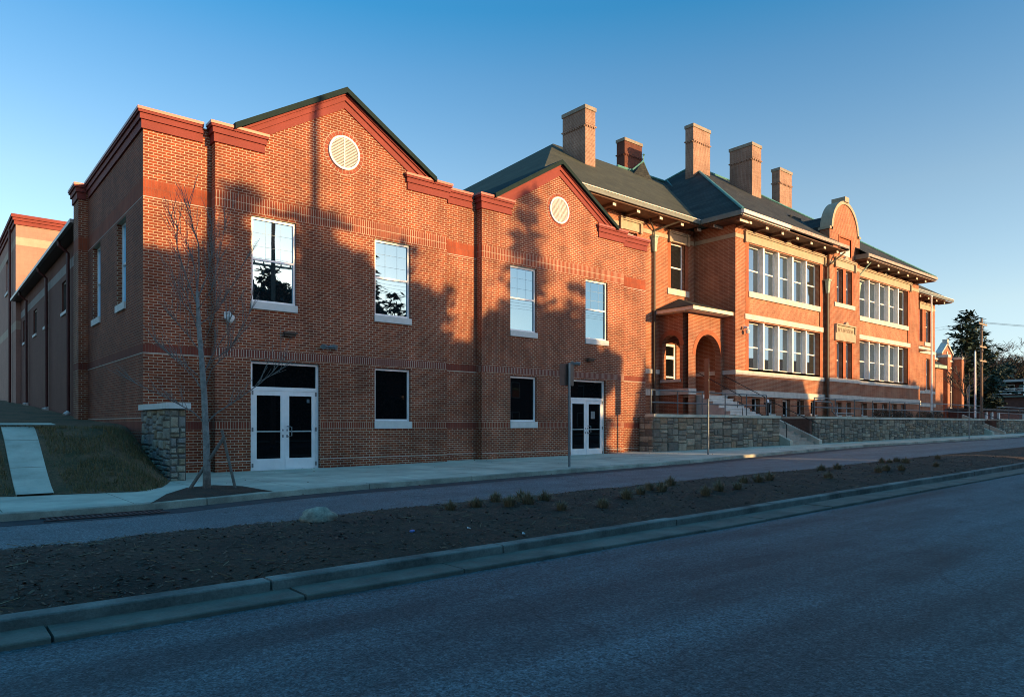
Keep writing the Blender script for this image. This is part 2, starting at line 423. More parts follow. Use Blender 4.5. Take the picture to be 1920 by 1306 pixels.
# ================================================================== GROUND, ROADS
FC = [(-30,11.9),(.8,11.75),(2.7,11.7),(5,12.5),(7.1,12.85),(11,13.1),(15.3,13.3),(18.8,13.45),(21.8,13.9),(35,15.3),(61,15.2),(300,15.2)]
MF = [(-30,8.2),(.6,8.69),(3.9,9.03),(6.4,9.32),(11.2,9.38),(17.7,9.2),(28.4,9.6),(38,9.4),(300,9.4)]
MN = [(-30,5.45),(3,5.5),(8,5.7),(12.5,5.8),(17.5,5.86),(24.4,6.0),(300,6.05)]
GN = [(-30,5.0),(3,5.05),(21,5.2),(300,5.3)]
XS = [-30+i*.75 for i in range(214)]+[130+i*10 for i in range(18)]
def strip(name, fa, fb, za, zb, mat):
    m = MB()
    for x0, x1 in zip(XS, XS[1:]):
        m.quad((x0,fa(x0),rise(x0)+za), (x1,fa(x1),rise(x1)+za), (x1,fb(x1),rise(x1)+zb), (x0,fb(x0),rise(x0)+zb))
    return struct(m.build(name, mat))
g = MB()
gx = [-900,-300,-100,-30,0,8,30,60,100,140,300,900]; gy = [-900,-300,-100,-40,0,30,60,100,300,900]
for i in range(len(gx)-1):
    for j in range(len(gy)-1):
        g.quad(*[(x, y, rise(x)-.6) for x, y in ((gx[i],gy[j]),(gx[i+1],gy[j]),(gx[i+1],gy[j+1]),(gx[i],gy[j+1]))])
struct(g.build("ground", M['bank']))
strip("main_road", lambda x: -7.0, lambda x: lerp_line(GN,x)+.02, -.11, -.11, M['asphalt'])
strip("opposite_pavement", lambda x: -10.5, lambda x: -7.0, .0, .0, M['concrete'])
strip("opposite_yard_ground", lambda x: -60.0, lambda x: -10.5, .0, .0, M['bank'])
strip("side_lane", lambda x: lerp_line(MF,x)-.3, lambda x: lerp_line(FC,x)+.02, -.115, -.11, M['lane'])
# seams on the lane: a darker gutter strip and pale worn streaks
strip("lane_gutter", lambda x: lerp_line(FC,x)-.55, lambda x: lerp_line(FC,x)+.01, -.106, -.105, plain("gutter_asphalt", (.045,.046,.05), .85, .3, 1.2, .3))
strip("median_edge_kerb", lambda x: lerp_line(MF,x)-.06, lambda x: lerp_line(MF,x)+.05, -.06, -.095, M['kerb'])
def kerb(name, f, width, z_top, z_bot, seg, mat, inner):
    # straight stones with a rounded arris and open joints; inner = +1 when the road lies on the -Y side
    m = MB(); x = -30.0; rr = random.Random(5)
    while x < 140:
        L = seg*rr.uniform(.85, 1.15); n = max(1, int(L/1.2)); dz = rr.uniform(-.006, .006); dyy = rr.uniform(-.008, .008)
        prof = [(0, z_bot), (.003, z_top-.012), (.008, z_top-.004), (.018, z_top), (width, z_top), (width, z_bot-.2)]
        prev = None
        for k in range(n+1):
            xx = x+(L-.018)*k/n; y = f(xx)+dyy; rz = rise(xx)+dz
            ring = [(xx, y+inner*p, rz+q) for p, q in prof]
            if prev: 
                for i in range(len(prof)-1): m.quad(prev[i], ring[i], ring[i+1], prev[i+1])
            else: m.add(ring, [tuple(range(len(ring)))])
            prev = ring
        m.add(prev, [tuple(range(len(prev)))])
        x += L
    return struct(m.build(name, mat))
kerb("kerb", lambda x: lerp_line(FC,x), .17, .0, -.14, 3.0, M['kerb'], 1)
kerb("median_kerb", lambda x: lerp_line(MN,x)-.13, .16, .0, -.14, 2.6, M['old_kerb'], 1)
kerb("gutter", lambda x: lerp_line(GN,x), .46, -.075, -.16, 1.7, plain("gutter_concrete", (.135,.13,.108), .9, .3, 2, .5, 50), 1)

# pavement: flat concrete with tooled joints as real grooves between slabs
def hill_edge(x): return lerp_line([(-30,14.9),(1.3,14.5),(3.2,13.95),(3.7,14.9),(4.13,16.2)], x)
pav = MB(); joint = plain("joint_dirt", (.10,.10,.09), .95, .2, 5)
slabs = [-30, -26.5, -23, -19.5, -16, -12.5, -9, -5.5, -2.0, .9, 2.55, 4.12]
x = 4.12
while x < 150: x += 1.52; slabs.append(x)
for x0, x1 in zip(slabs, slabs[1:]):
    x1 -= .012
    def back(x): return hill_edge(x)-.0 if x < 4.12 else (18.66 if x < 22.5 else 17.95)
    xm = (x0+x1)/2
    y0a, y0b = lerp_line(FC,x0)+.175, lerp_line(FC,x1)+.175
    ya, yb = back(x0+.001), back(x1-.001)
    rows = 2 if ya-y0a > 2.4 else 1
    for r in range(rows):
        fa, fb = r/rows, (r+1)/rows
        e = .01 if r == 0 and rows == 2 else 0
        pts = [(x0, y0a+(ya-y0a)*fa, rise(x0)), (x1, y0b+(yb-y0b)*fa, rise(x1)), (x1, y0b+(yb-y0b)*fb-e, rise(x1)), (x0, y0a+(ya-y0a)*fb-e, rise(x0))]
        pav.add(pts, [(0,1,2,3)])
struct(pav.build("pavement", M['concrete']))
strip("pavement_base", lambda x: lerp_line(FC,x)+.16, lambda x: 19.0 if x > 4.1 else hill_edge(x), -.012, -.012, joint)

# grass bank left of the annex
def bank_z(x, y):
    e = hill_edge(x)
    d = y-e
    if d < 0: return .0
    top = 1.12+max(0, y-19)*.035+max(0, y-27)*.015
    k = min(1, d/4.3); k = k*k*(3-2*k)*.35+k*.65
    return min(top, 1.12*k+max(0,(y-19))*.045)+.05*noise.noise((x*.8, y*.8, 3))*min(1, d)*min(1, max(0, abs(x-1.6)-.5)*2)
bk = MB(); bx = [-60,-40,-28]+[-20+i*.5 for i in range(47)]+[3.6,3.9,4.13]; byy = [13.9+i*.3 for i in range(26)]+[22+i*2 for i in range(22)]
for i in range(len(bx)-1):
    for j in range(len(byy)-1):
        q = []
        for x, y in ((bx[i],byy[j]),(bx[i+1],byy[j]),(bx[i+1],byy[j+1]),(bx[i],byy[j+1])):
            yy = max(y, hill_edge(x)); q.append((x, yy, bank_z(x, yy)+.004))
        if (q[0][1]+q[2][1]) > 2*min(q[0][1], q[1][1])+1e-4: bk.quad(*q)
struct(bk.build("grass_bank", M['bank'], smooth=True))
gr = MB(); rg = random.Random(3)
for _ in range(26000):
    x = rg.uniform(-2, 4.0); y = rg.uniform(14.0, 19.5)
    if y < hill_edge(x)+.03: continue
    if 1.25 < x < 2.0 and y < 18.6: continue
    if noise.noise((x*.9, y*.9, 7)) < -.12 and rg.random() < .8: continue
    z = bank_z(x, y); h = rg.uniform(.04, .10); a = rg.uniform(0, 6.28); lx, ly = rg.uniform(-.03,.03), rg.uniform(-.03,.03)
    dx, dy = math.cos(a)*.009, math.sin(a)*.009
    gr.tri((x-dx,y-dy,z), (x+dx,y+dy,z), (x+lx,y+ly,z+h))
struct(gr.build("grass", M['grass']), "stuff")
pt = MB()
ys = [14.35+i*.4 for i in range(12)]
for n_, (y0, y1) in enumerate(zip(ys, ys[1:])):
    if n_ % 4 == 3: y1 -= .015
    xa, xb = 1.27+(y0-14.4)*.025, 1.80+(y0-14.4)*.04; xc, xd = 1.27+(y1-14.4)*.025, 1.80+(y1-14.4)*.04
    zz = lambda x, y: bank_z(x, y)+.035
    pt.quad((xa,y0,zz(1.6,y0)), (xb,y0,zz(1.6,y0)), (xd,y1,zz(1.6,y1)), (xc,y1,zz(1.6,y1)))
    for (u0, u1) in ((xa,xc),(xb,xd)): pt.quad((u0,y0,zz(1.6,y0)), (u1,y1,zz(1.6,y1)), (u1,y1,zz(1.6,y1)-.15), (u0,y0,zz(1.6,y0)-.15))
pt.quad((-3,18.75,1.20),(2.4,18.75,1.20),(2.4,19.6,1.24),(-3,19.6,1.24))
struct(pt.build("concrete_path", M['concrete']))

lf = MB(); rg = random.Random(17)
for _ in range(420):
    x = 4.6+rg.random()*30; e = lerp_line(FC,x); wall = 18.3 if x < 22.4 else 17.85
    y = wall-rg.random()**2.2*(wall-e-.2) if rg.random() < .7 else e-rg.random()*.4
    z = rise(x)+(.006 if y > e else -.095); a = rg.uniform(0,6.28); L = rg.uniform(.012,.032)
    u = Vector((math.cos(a),math.sin(a),rg.uniform(-.2,.4)))*L; v = Vector((-math.sin(a),math.cos(a),rg.uniform(-.2,.4)))*L*.6; p = Vector((x,y,z+.008))
    lf.quad(p-u, p-v, p+u, p+v)
struct(lf.build("fallen_leaves", plain("dead_leaf", (.11,.06,.03), .9, .4, 5)), "stuff")
# planted median: mulch, chips
def soil_z(x, y):
    a, b = lerp_line(MN,x)+.02, lerp_line(MF,x)-.02; k = (y-a)/(b-a)
    return rise(x)-.03-.05*k+.17*math.sin(math.pi*min(1,max(0,k)))**.8+.035*noise.noise((x*1.3,y*1.3,1))+.018*noise.noise((x*5,y*5,2))
so = MB(); sx = [-8+i*.16 for i in range(300)]+[40+i*1.0 for i in range(90)]
NY = 18
for x0, x1 in zip(sx, sx[1:]):
    for j in range(NY):
        q = []
        for x, k in ((x0,j/NY),(x1,j/NY),(x1,(j+1)/NY),(x0,(j+1)/NY)):
            a, b = lerp_line(MN,x)+.02, lerp_line(MF,x)-.02; y = a+(b-a)*k; q.append((x,y,soil_z(x,y)))
        so.quad(*q)
struct(so.build("median_soil", M['soil'], smooth=True))
ch = MB(); rg = random.Random(9)
for _ in range(16000):
    x = rg.uniform(-1,1)*0+rg.random()**1.7*26-.5; a, b = lerp_line(MN,x)+.03, lerp_line(MF,x)-.04; y = rg.uniform(a,b); z = soil_z(x,y)+.006
    L = rg.uniform(.006,.026); W = L*rg.uniform(.2,.5); an = rg.uniform(0,6.28); tl = rg.uniform(-.4,.4)
    u = Vector((math.cos(an),math.sin(an),tl))*L; v = Vector((-math.sin(an),math.cos(an),rg.uniform(-.4,.4)))*W
    p = Vector((x,y,z)); ch.quad(p-u-v, p+u-v, p+u+v, p-u+v)
struct(ch.build("mulch", M['chip']), "stuff")
bt = MB()
for _ in range(260):
    x = rg.random()**1.5*20; a, b = lerp_line(MN,x)+.05, lerp_line(MF,x)-.05; y = rg.uniform(a,b); z = soil_z(x,y)+.012
    an = rg.uniform(0,6.28); L = rg.uniform(.04,.16); bt.tube([(x,y,z),(x+math.cos(an)*L,y+math.sin(an)*L,z+rg.uniform(0,.03))], .003, 3)
struct(bt.build("dead_stalks", M['dry_grass']), "stuff")

# ================================================================== BRICK ANNEX (two gabled bays on the street)
YF, YR, XA, XB = 18.35, 18.65, 4.14, 22.9
BAYS = [(5.72, 12.78), (14.17, 21.2)]
ZC = 8.78                                    # top of the cornice
annex = thing("brick_annex", "red brick annex with two gables, round white vents and white framed doors on the pavement", "building", (XA, YR, 0))
wins_up = [(6.63,7.84), (10.22,11.44), (15.39,16.59), (19.05,20.26)]
wins_lo = [(10.22,11.44), (15.39,16.59)]
doors = [(6.61,8.52), (18.27,20.16)]
ops_all = [(a,b,4.40,6.63) for a,b in wins_up]+[(a,b,1.30,2.86) for a,b in wins_lo]+[(a,b,-.2,2.87) for a,b in doors]
wl = MB()
bands = [(1.08,1.275),(2.945,3.14),(6.70,7.11)]
def zsplits(): 
    z = [-.25]; 
    for a, b in bands: z += [a, b]
    return z+[ZC-.1]
def wallparts(ax, pl, a0, a1, ops, into, band_mb):
    # plain brick between the bands goes into one mesh, the upright courses into others
    zs = zsplits()
    for i in range(len(zs)-1):
        z0, z1 = zs[i], zs[i+1]; tgt = into if i % 2 == 0 else band_mb[i//2]
        o2 = []
        for l, r, b, t in ops:
            if l >= a0-1e-6 and r <= a1+1e-6 and b < z1 and t > z0: o2.append((l, r, max(b,z0), min(t,z1)))
        wall_cells(tgt, ax, pl, a0, a1, z0, z1, [], 0) if not o2 else _cells(tgt, ax, pl, a0, a1, z0, z1, o2)
def _cells(mb, ax, pl, a0, a1, z0, z1, ops):
    xs = sorted({a0, a1, *[v for o in ops for v in o[:2]]}); zs = sorted({z0, z1, *[v for o in ops for v in o[2:]]})
    for i in range(len(xs)-1):
        for j in range(len(zs)-1):
            cx, cz = (xs[i]+xs[i+1])/2, (zs[j]+zs[j+1])/2
            if any(o[0] < cx < o[1] and o[2] < cz < o[3] for o in ops): continue
            mb.quad(P(ax,pl,xs[i],0,zs[j]), P(ax,pl,xs[i+1],0,zs[j]), P(ax,pl,xs[i+1],0,zs[j+1]), P(ax,pl,xs[i],0,zs[j+1]))
bay_b = [MB(), MB(), MB()]; rec_b = [MB(), MB(), MB()]
segs = [(XA,BAYS[0][0],YR,0),(BAYS[0][0],BAYS[0][1],YF,1),(BAYS[0][1],BAYS[1][0],YR,0),(BAYS[1][0],BAYS[1][1],YF,1),(BAYS[1][1],XB,YR,0)]
for a0, a1, pl, bay in segs:
    wallparts('x', pl, a0, a1, ops_all, wl, bay_b if bay else rec_b)
for a0, a1 in BAYS:                           # returns of the bays
    wallparts('y', a0, YF, YR, [], wl, bay_b); wallparts('y', a1, YF, YR, [], wl, bay_b)
for l, r, b, t in ops_all:                    # reveals
    for q in (((l,b),(l,t)), ((r,b),(r,t)), ((l,t),(r,t))):
        (p0,q0),(p1,q1) = q
        wl.quad((p0,YF,q0),(p1,YF,q1),(p1,YF+.22,q1),(p0,YF+.22,q0))
side_ops = [(20.47,21.56,4.40,6.63),(23.8,25.0,4.40,6.63)]
sw_ = MB(); wallparts('y', XA, YR, 25.8, side_ops, sw_, rec_b)
sw_.build('side_wall', brick('shaded_side_brick', (.30,.070,.030), (.19,.045,.024), (.36,.25,.17), ms=.0055), annex)  # shaded copy of the wall brick: shade put into darker, thinner mortar
for l, r, b, t in side_ops:
    for q in (((l,b),(l,t)), ((r,b),(r,t)), ((l,t),(r,t))):
        (p0,q0),(p1,q1) = q
        wl.quad((XA,p0,q0),(XA,p1,q1),(XA+.22,p1,q1),(XA+.22,p0,q0))
# pilaster at the end of the side wall
wallparts('y', 3.88, 25.8, 26.7, [], wl, rec_b); wallparts('x', 25.8, 3.88, XA, [], wl, rec_b)
wl.quad((3.88,26.7,-.2),(30,26.7,-.2),(30,26.7,ZC-.1),(3.88,26.7,ZC-.1)); wl.quad((XB,YR,-.25),(XB,26.7,-.25),(XB,26.7,ZC-.1),(XB,YR,ZC-.1))
# gable fields above the cornice line
GAB = []
for a0, a1 in BAYS:
    c = (a0+a1)/2; l, r = a0+.48, a1-.55; GAB.append((c, l, r))
    wl.add([(l,YF,ZC-.1),(r,YF,ZC-.1),(c,YF,10.5)], [(0,1,2)])
wl.build("wall", M['brick'], annex)
for k, nm in ((0,"lower"),(1,"middle"),(2,"upper")):
    mt = M['soldier_up'] if k == 2 else (M['soldier'] if k == 0 else brick("soldier_brick_middle", (.23,.055,.032), (.17,.04,.027), (.60,.51,.42), bw=.203, rh=.0677, ms=.0075, soldier=2.941))
    build_parts(bay_b[k], "brick_course", mt, annex)
    mr = M['soldier_red'] if k == 2 else brick("soldier_red_"+nm, (.235,.055,.032), (.19,.045,.03), (.22,.12,.085), bw=.205, rh=.0677, ms=.004, soldier=bands[k][0], bstr=.25)
    build_parts(rec_b[k], "brick_course", mr, annex)
ln = MB()                                     # pale projecting mortar lips
for a0, a1, pl, bay in segs:
    for z in ((.25,) if True else ()):
        xs = [(a0,a1)]
        for l, r in doors:
            xs = [s for a,b in xs for s in (((a,l),(r,b)) if a < l and r < b else ((a,b),))]
        for a, b in xs: ln.box(a+.004, b-.004, pl-.005, pl+.01, z, z+.016)
    if not bay:
        for z in (6.682, 2.925): ln.box(a0+.004, a1-.004, pl-.005, pl+.01, z, z+.016)
for z in (6.682, 2.925, 1.36): ln.box(XA-.005, XA+.01, YR+.02, 25.79, z, z+.016)
build_parts(ln, "mortar_line", plain("pale_mortar", (.55,.50,.43), .9, .1, 5), annex)

# cornice: stepped red fascia with a metal coping
def corn_run(mbf, mbc, ax, pl, a0, a1, e0=0, e1=0, dep=.3):
    # e0/e1 = 1 where the profile turns the corner, so each step runs on by its own projection
    for z0, z1, pr in ((ZC-.48,ZC-.27,.045),(ZC-.268,ZC-.13,.085),(ZC-.128,ZC-.07,.125)):
        abox(mbf, ax, pl, a0-e0*pr, a1+e1*pr, -pr, dep, z0, z1)
    abox(mbc, ax, pl, a0-e0*.145, a1+e1*.145, -.145, dep, ZC-.068, ZC)
cf, cc = MB(), MB()
corn_run(cf, cc, 'x', YR, XA, BAYS[0][0]-.22, 1, 0)
for (a0, a1), (c, l, r) in zip(BAYS, GAB):
    corn_run(cf, cc, 'x', YF, a0, l+.72, 1, 1, .28); corn_run(cf, cc, 'x', YF, r-.87, a1, 1, 1, .28)
corn_run(cf, cc, 'x', YR, BAYS[0][1]+.22, BAYS[1][0]-.22); corn_run(cf, cc, 'x', YR, BAYS[1][1]+.22, XB, 0, 1)
corn_run(cf, cc, 'y', XA, YR+.302, 25.56); corn_run(cf, cc, 'y', 3.88, 25.8, 26.7, 1, 1, .2)
build_parts(cf, "cornice", M['cornice'], annex); build_parts(cc, "coping", M['coping_metal'], annex)
# sloping gable mouldings and roof edges
rk, rf = MB(), MB()
for c, l, r in GAB:
    for (x0, x1) in ((l, c), (r, c)):
        z0, z1 = ZC, 10.62; sg = 1
        for off0, off1, pr in ((.48,.27,.045),(.268,.13,.085),(.128,.06,.125)):
            pr -= .014; yy = YF-pr
            poly = [(x0,yy,z0-.02-off0),(x1,yy,z1-off0),(x1,yy,z1-off1),(x0,yy,z0-.02-off1)]
            rk.prism(poly, (0, .30+pr, 0))
        # dark metal roof with a folded edge, running back
        e = -.24 if x0 < c else .24; dz = (z1-z0)/abs(x1-x0)*.24
        poly = [(x0+e*.2,YF-.19,z0-.07),(x1,YF-.19,z1-.058),(x1,YF-.19,z1+.075),(x0+e*.2,YF-.19,z0+.065)]
        rf.prism(poly, (0, 9.0, 0))
        rf.prism([(x0+e*.2,YF-.212,z0-.10),(x1,YF-.212,z1-.09),(x1,YF-.212,z1+.03),(x0+e*.2,YF-.212,z0+.02)], (0,.02,0))
build_parts(rk, "gable_moulding", M['cornice'], annex)
rf.quad((XA+.1,YR+.1,ZC-.35),(XB-.1,YR+.1,ZC-.35),(XB-.1,26.6,ZC-.35),(XA+.1,26.6,ZC-.35))
rf.build("roof", M['green_roof'], annex)

# round vents
for (c, l, r), zc in zip(GAB, (8.88, 8.90)):
    vx = c-.01; n = 48; Rr = .475
    ring = MB()
    for k in range(30):                       # rowlock ring, one brick at a time
        a0 = 2*math.pi*(k+.06)/30; a1 = 2*math.pi*(k+.94)/30
        q = [(vx+rr*math.cos(a), YF-.012, zc+rr*math.sin(a)) for rr, a in ((Rr+.012,a0),(Rr+.012,a1),(Rr+.125,a1),(Rr+.125,a0))]
        ring.prism(q, (0,.03,0))
    bed = MB(); bed.add([(vx+(Rr+.135)*math.cos(2*math.pi*k/n), YF-.005, zc+(Rr+.135)*math.sin(2*math.pi*k/n)) for k in range(n)], [tuple(range(n))])
    bo = bed.build("vent_surround", plain("vent_mortar", (.55,.46,.37), .9, .1, 6), annex)
    ring.build("brick_ring", M['cornice'] if False else plain("ring_brick", (.27,.068,.036), .85, .3, 6), bo)
    v = MB()
    for k in range(n):
        a0, a1 = 2*math.pi*k/n, 2*math.pi*(k+1)/n
        q = [(vx+rr*math.cos(a), YF-.055, zc+rr*math.sin(a)) for rr, a in ((Rr-.055,a0),(Rr-.055,a1),(Rr,a1),(Rr,a0))]
        v.prism(q, (0,.07,0))
    v.box(vx-.012, vx+.012, YF-.05, YF+.0, zc-Rr+.05, zc+Rr-.05)
    vo = v.build("vent", M['white_pipe'], annex)
    s = MB(); z = zc-Rr+.05
    while z < zc+Rr-.06:
        hw = math.sqrt(max(0, (Rr-.05)**2-(z-zc+.02)**2))
        s.quad((vx-hw,YF-.048,z),(vx+hw,YF-.048,z),(vx+hw,YF-.012,z+.05),(vx-hw,YF-.012,z+.05)); z += .042
    s.add([(vx+(Rr-.05)*math.cos(2*math.pi*k/n), YF-.008, zc+(Rr-.05)*math.sin(2*math.pi*k/n)) for k in range(n)], [tuple(range(n))])
    s.build("louvre", plain("louvre_paint", (.60,.60,.58), .6, .05), vo)

# windows, doors and wall fittings of the annex
for a0, a1 in wins_up:
    fo = window(annex, 'x', YF, a0, a1, 4.40, 6.63, .075, .06, [5.53], M['alu'], M['glass'], (.19,.05,.02), M['cast_sill'])
    gb = MB()                                 # muntin grid laid in the upper sash
    for k in (1, 2): x = a0+(a1-a0)*k/3; gb.box(x-.003, x+.003, YF+.113, YF+.116, 5.56, 6.57)
    for k in (1, 2): z = 5.53+1.05*k/3; gb.box(a0+.06, a1-.06, YF+.1125, YF+.1155, z-.003, z+.003)
    gb.build("glazing_grid", plain("grid_grey", (.30,.41,.46), .5, .05), fo)
for a0, a1 in wins_lo:
    window(annex, 'x', YF, a0, a1, 1.30, 2.86, .075, .06, [], M['alu'], M['dark_glass'], (.22,.05,.02), M['cast_sill'])
for a0, a1, b, t in side_ops:
    window(annex, 'y', XA, a0, a1, 4.40, 6.63, .13, .06, [5.53], M['alu'], M['glass'], (.19,.05,.02), M['cast_sill'])
for a0, a1 in doors:
    f = MB(); s = .10; y0, y1 = YF+s, YF+s+.11
    f.box(a0+.004, a0+.075, y0, y1, 0, 2.866); f.box(a1-.075, a1-.004, y0, y1, 0, 2.866)
    f.box(a0+.075, a1-.075, y0, y1, 2.80, 2.866); f.box(a0+.075, a1-.075, y0, y1, 2.10, 2.20)
    f.box(a0+.02, a1-.02, y0-.03, y1, 0, .018)
    fo = f.build("door_frame", M['alu'], annex)
    p = MB(); p.quad((a0+.05,y0+.05,2.18),(a1-.05,y0+.05,2.18),(a1-.05,y0+.05,2.82),(a0+.05,y0+.05,2.82)); p.build("transom_pane", M['dark_glass'], fo)
    mid = (a0+a1)/2
    for i, (l, r) in enumerate(((a0+.079, mid-.004), (mid+.004, a1-.079))):
        d = MB(); yd0, yd1 = y0+.012, y0+.057
        sw = .115
        d.box(l, l+sw, yd0, yd1, .022, 2.096); d.box(r-sw, r, yd0, yd1, .022, 2.096)
        d.box(l+sw, r-sw, yd0, yd1, .022, .30); d.box(l+sw, r-sw, yd0, yd1, 1.975, 2.096)
        d.box(l+.01, r-.01, yd0-.006, yd0, .03, .275)
        do = d.build("door", M['alu'], annex)
        q = MB(); q.quad((l+sw-.01,yd0+.025,.29),(r-sw+.01,yd0+.025,.29),(r-sw+.01,yd0+.025,1.985),(l+sw-.01,yd0+.025,1.985)); q.build("pane", M['dark_glass'], do)
        b = MB(); b.box(l+sw*.5, r-sw*.5, yd1+.002, yd1+.04, 1.0, 1.045)
        b.box(l+sw+.004, r-sw-.004, yd0+.012, yd0+.022, 1.005, 1.04); b.build("push_bar", plain("bar_grey", (.33,.40,.40), .4, .05), do)
        hx = r-.055 if i == 0 else l+.055
        h = MB()
        if i == 1: h.tube([(hx,yd0-.002,1.16),(hx+.02,yd0-.06,1.155),(hx+.10,yd0-.075,1.14),(hx+.10,yd0-.075,.90),(hx+.02,yd0-.06,.885),(hx,yd0-.002,.88)], .014, 8)
        h.box(hx-.02, hx+.02, yd0-.012, yd0-.001, .86, .93); h.box(hx-.017, hx+.017, yd0-.012, yd0-.001, 1.03, 1.08)
        build_parts(h, "handle", M['steel'], do)
        hg = MB(); xh = l if i == 0 else r
        for z in (.08, 1.02, 1.98): hg.box(xh-.022, xh+.022, yd0-.022, yd0-.001, z, z+.11)
        build_parts(hg, "hinge", M['steel'], do)
        if a0 > 15 and i == 1:
            n_ = MB(); n_.quad((l+.25,yd0+.018,1.42),(l+.47,yd0+.018,1.42),(l+.47,yd0+.018,1.70),(l+.25,yd0+.018,1.70)); n_.build("notice", plain("notice_grey", (.22,.23,.22), .7, .1), do)
        elif i == 1:
            n_ = MB(); n_.quad((l+.62,yd0+.018,1.80),(l+.70,yd0+.018,1.80),(l+.70,yd0+.018,1.90),(l+.62,yd0+.018,1.90)); n_.build("notice", plain("notice_blue", (.10,.13,.15), .7, .1), do)
def flood(x, z, dark):
    b = MB(); b.box(x-.05, x+.05, YF-.04, YF-.001, z-.05, z+.05)
    if dark:
        b.box(x-.17, x+.17, YF-.20, YF-.04, z-.0, z+.05); b.box(x-.15, x+.15, YF-.14, YF-.04, z-.06, z-.0)
        b.build("wall_lamp", M['dark_pipe'], annex)
    else:
        for s in (-1, 1):
            b.tube([(x+s*.02,YF-.05,z+.02),(x+s*.13,YF-.10,z+.03),(x+s*.20,YF-.18,z-.0)], [.035,.055,.075], 10)
        b.build("wall_lamp", M['steel'], annex)
flood(7.62, 3.62, True); flood(8.73, 3.34, False); flood(19.22, 3.62, True); flood(18.38, 3.42, False)
sc_ = MB(); sx0, sz0 = 5.98, 3.86
sc_.box(sx0-.05, sx0+.06, YF-.05, YF-.001, sz0+.02, sz0+.20); sc_.tube([(sx0,YF-.04,sz0+.16),(sx0+.03,YF-.16,sz0+.18),(sx0+.05,YF-.2,sz0+.10)], .028, 8)
sc_.tube([(sx0+.05,YF-.2,sz0+.10),(sx0+.05,YF-.2,sz0+.06),(sx0+.05,YF-.2,sz0-.02)], [.05,.10,.09], 12)
sc_.tube([(sx0+.05,YF-.2,sz0-.02),(sx0+.05,YF-.2,sz0-.07),(sx0+.05,YF-.2,sz0-.095)], [.08,.062,.02], 12)
sc_.build("security_camera", M['camera_white'], annex)

# ================================================================== LOW WING AND TALL HALL on the left
wing = thing("low_wing", "long low painted wing with red downpipes behind the corner of the annex", "building", (4.25, 26.7, 1.2))
XW = 4.25
wz = MB(); wb = MB()
wops = [(30.6,31.9,5.45,6.62),(35.6,36.9,5.45,6.62),(39.4,40.6,5.45,6.62),(43.9,44.9,5.45,6.62)]
wall_cells(wz, 'y', XW, 26.7, 46, .3, 6.85, wops, .12); wall_cells(wb, 'y', XW, 26.7, 46, 6.85, 7.2, [], 0); wall_cells(wz, 'y', XW, 26.7, 46, 7.2, 7.75, [], 0)
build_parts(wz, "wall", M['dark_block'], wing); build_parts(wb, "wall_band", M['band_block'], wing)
for a0, a1, b, t in wops: window(wing, 'y', XW, a0, a1, b, t, .06, .06, [], M['dark_pipe'], M['dark_glass'], (.12,.05,.03), M['cast_sill'])
rr_ = MB(); rr_.box(XW-.35, 16, 26.72, 45.98, 7.75, 7.86); rr_.build("roof", M['dark_pipe'], wing)
gt = MB(); gt.box(XW-.47, XW-.352, 26.75, 45.9, 7.76, 7.88); gt.build("roof_gutter", M['steel'], wing)
for y in (29.7, 35.3, 42.4):
    p = MB(); p.tube([(XW-.40,y,7.76),(XW-.38,y,7.6),(XW-.11,y,7.35),(XW-.10,y,1.55)], .06, 8)
    po = p.build("downpipe", M['red_pipe'], wing)
    bt_ = MB(); bt_.tube([(XW-.10,y,1.62),(XW-.10,y,bank_z(3.9,y)+.12),(XW-.22,y-.05,bank_z(3.9,y)+.02)], .085, 8); bt_.build("pipe_foot", M['camera_white'], po)
hall = thing("tall_hall", "tall pale painted hall with a red cornice standing behind the low wing", "building", (4.0, 46, 1.6))
hz = MB(); hb = MB(); XH = 4.03
hops = [(49.9,51.6,8.9,10.8)]
for ax, pl, a0, a1, ops in (('x',46,XH,32,[]),('y',XH,46,75,hops)):
    wall_cells(hz, ax, pl, a0, a1, .8, 6.3, [], 0); wall_cells(hb, ax, pl, a0, a1, 6.3, 6.75, [], 0)
    wall_cells(hz, ax, pl, a0, a1, 6.75, 10.82, ops, .15); wall_cells(hb, ax, pl, a0, a1, 10.82, 11.25, [], 0); wall_cells(hz, ax, pl, a0, a1, 11.25, 11.95, [], 0)
hz.build("wall", M['block'], hall); hb.build("wall_band", M['block_light'], hall)
window(hall, 'y', XH, 49.9, 51.6, 8.9, 10.8, .1, .08, [9.85], M['alu'], M['glass'], (.15,.06,.05), M['cast_sill'])
hc = MB()
for z0, z1, pr in ((11.9,12.1,.08),(12.102,12.24,.15),(12.242,12.42,.22)):
    hc.box(XH-pr, 32, 46-pr, 46.3, z0, z1); hc.box(XH-pr, XH+.3, 46.302, 75, z0, z1)
hc.quad((XH,46,12.0),(32,46,12.0),(32,75,12.0),(XH,75,12.0))
hc.build("cornice", M['cornice'], hall)
hp = MB(); hp.tube([(XH-.12,47.8,12.0),(XH-.12,47.8,1.9)], .07, 8); hp.build("downpipe", M['red_pipe'], hall)

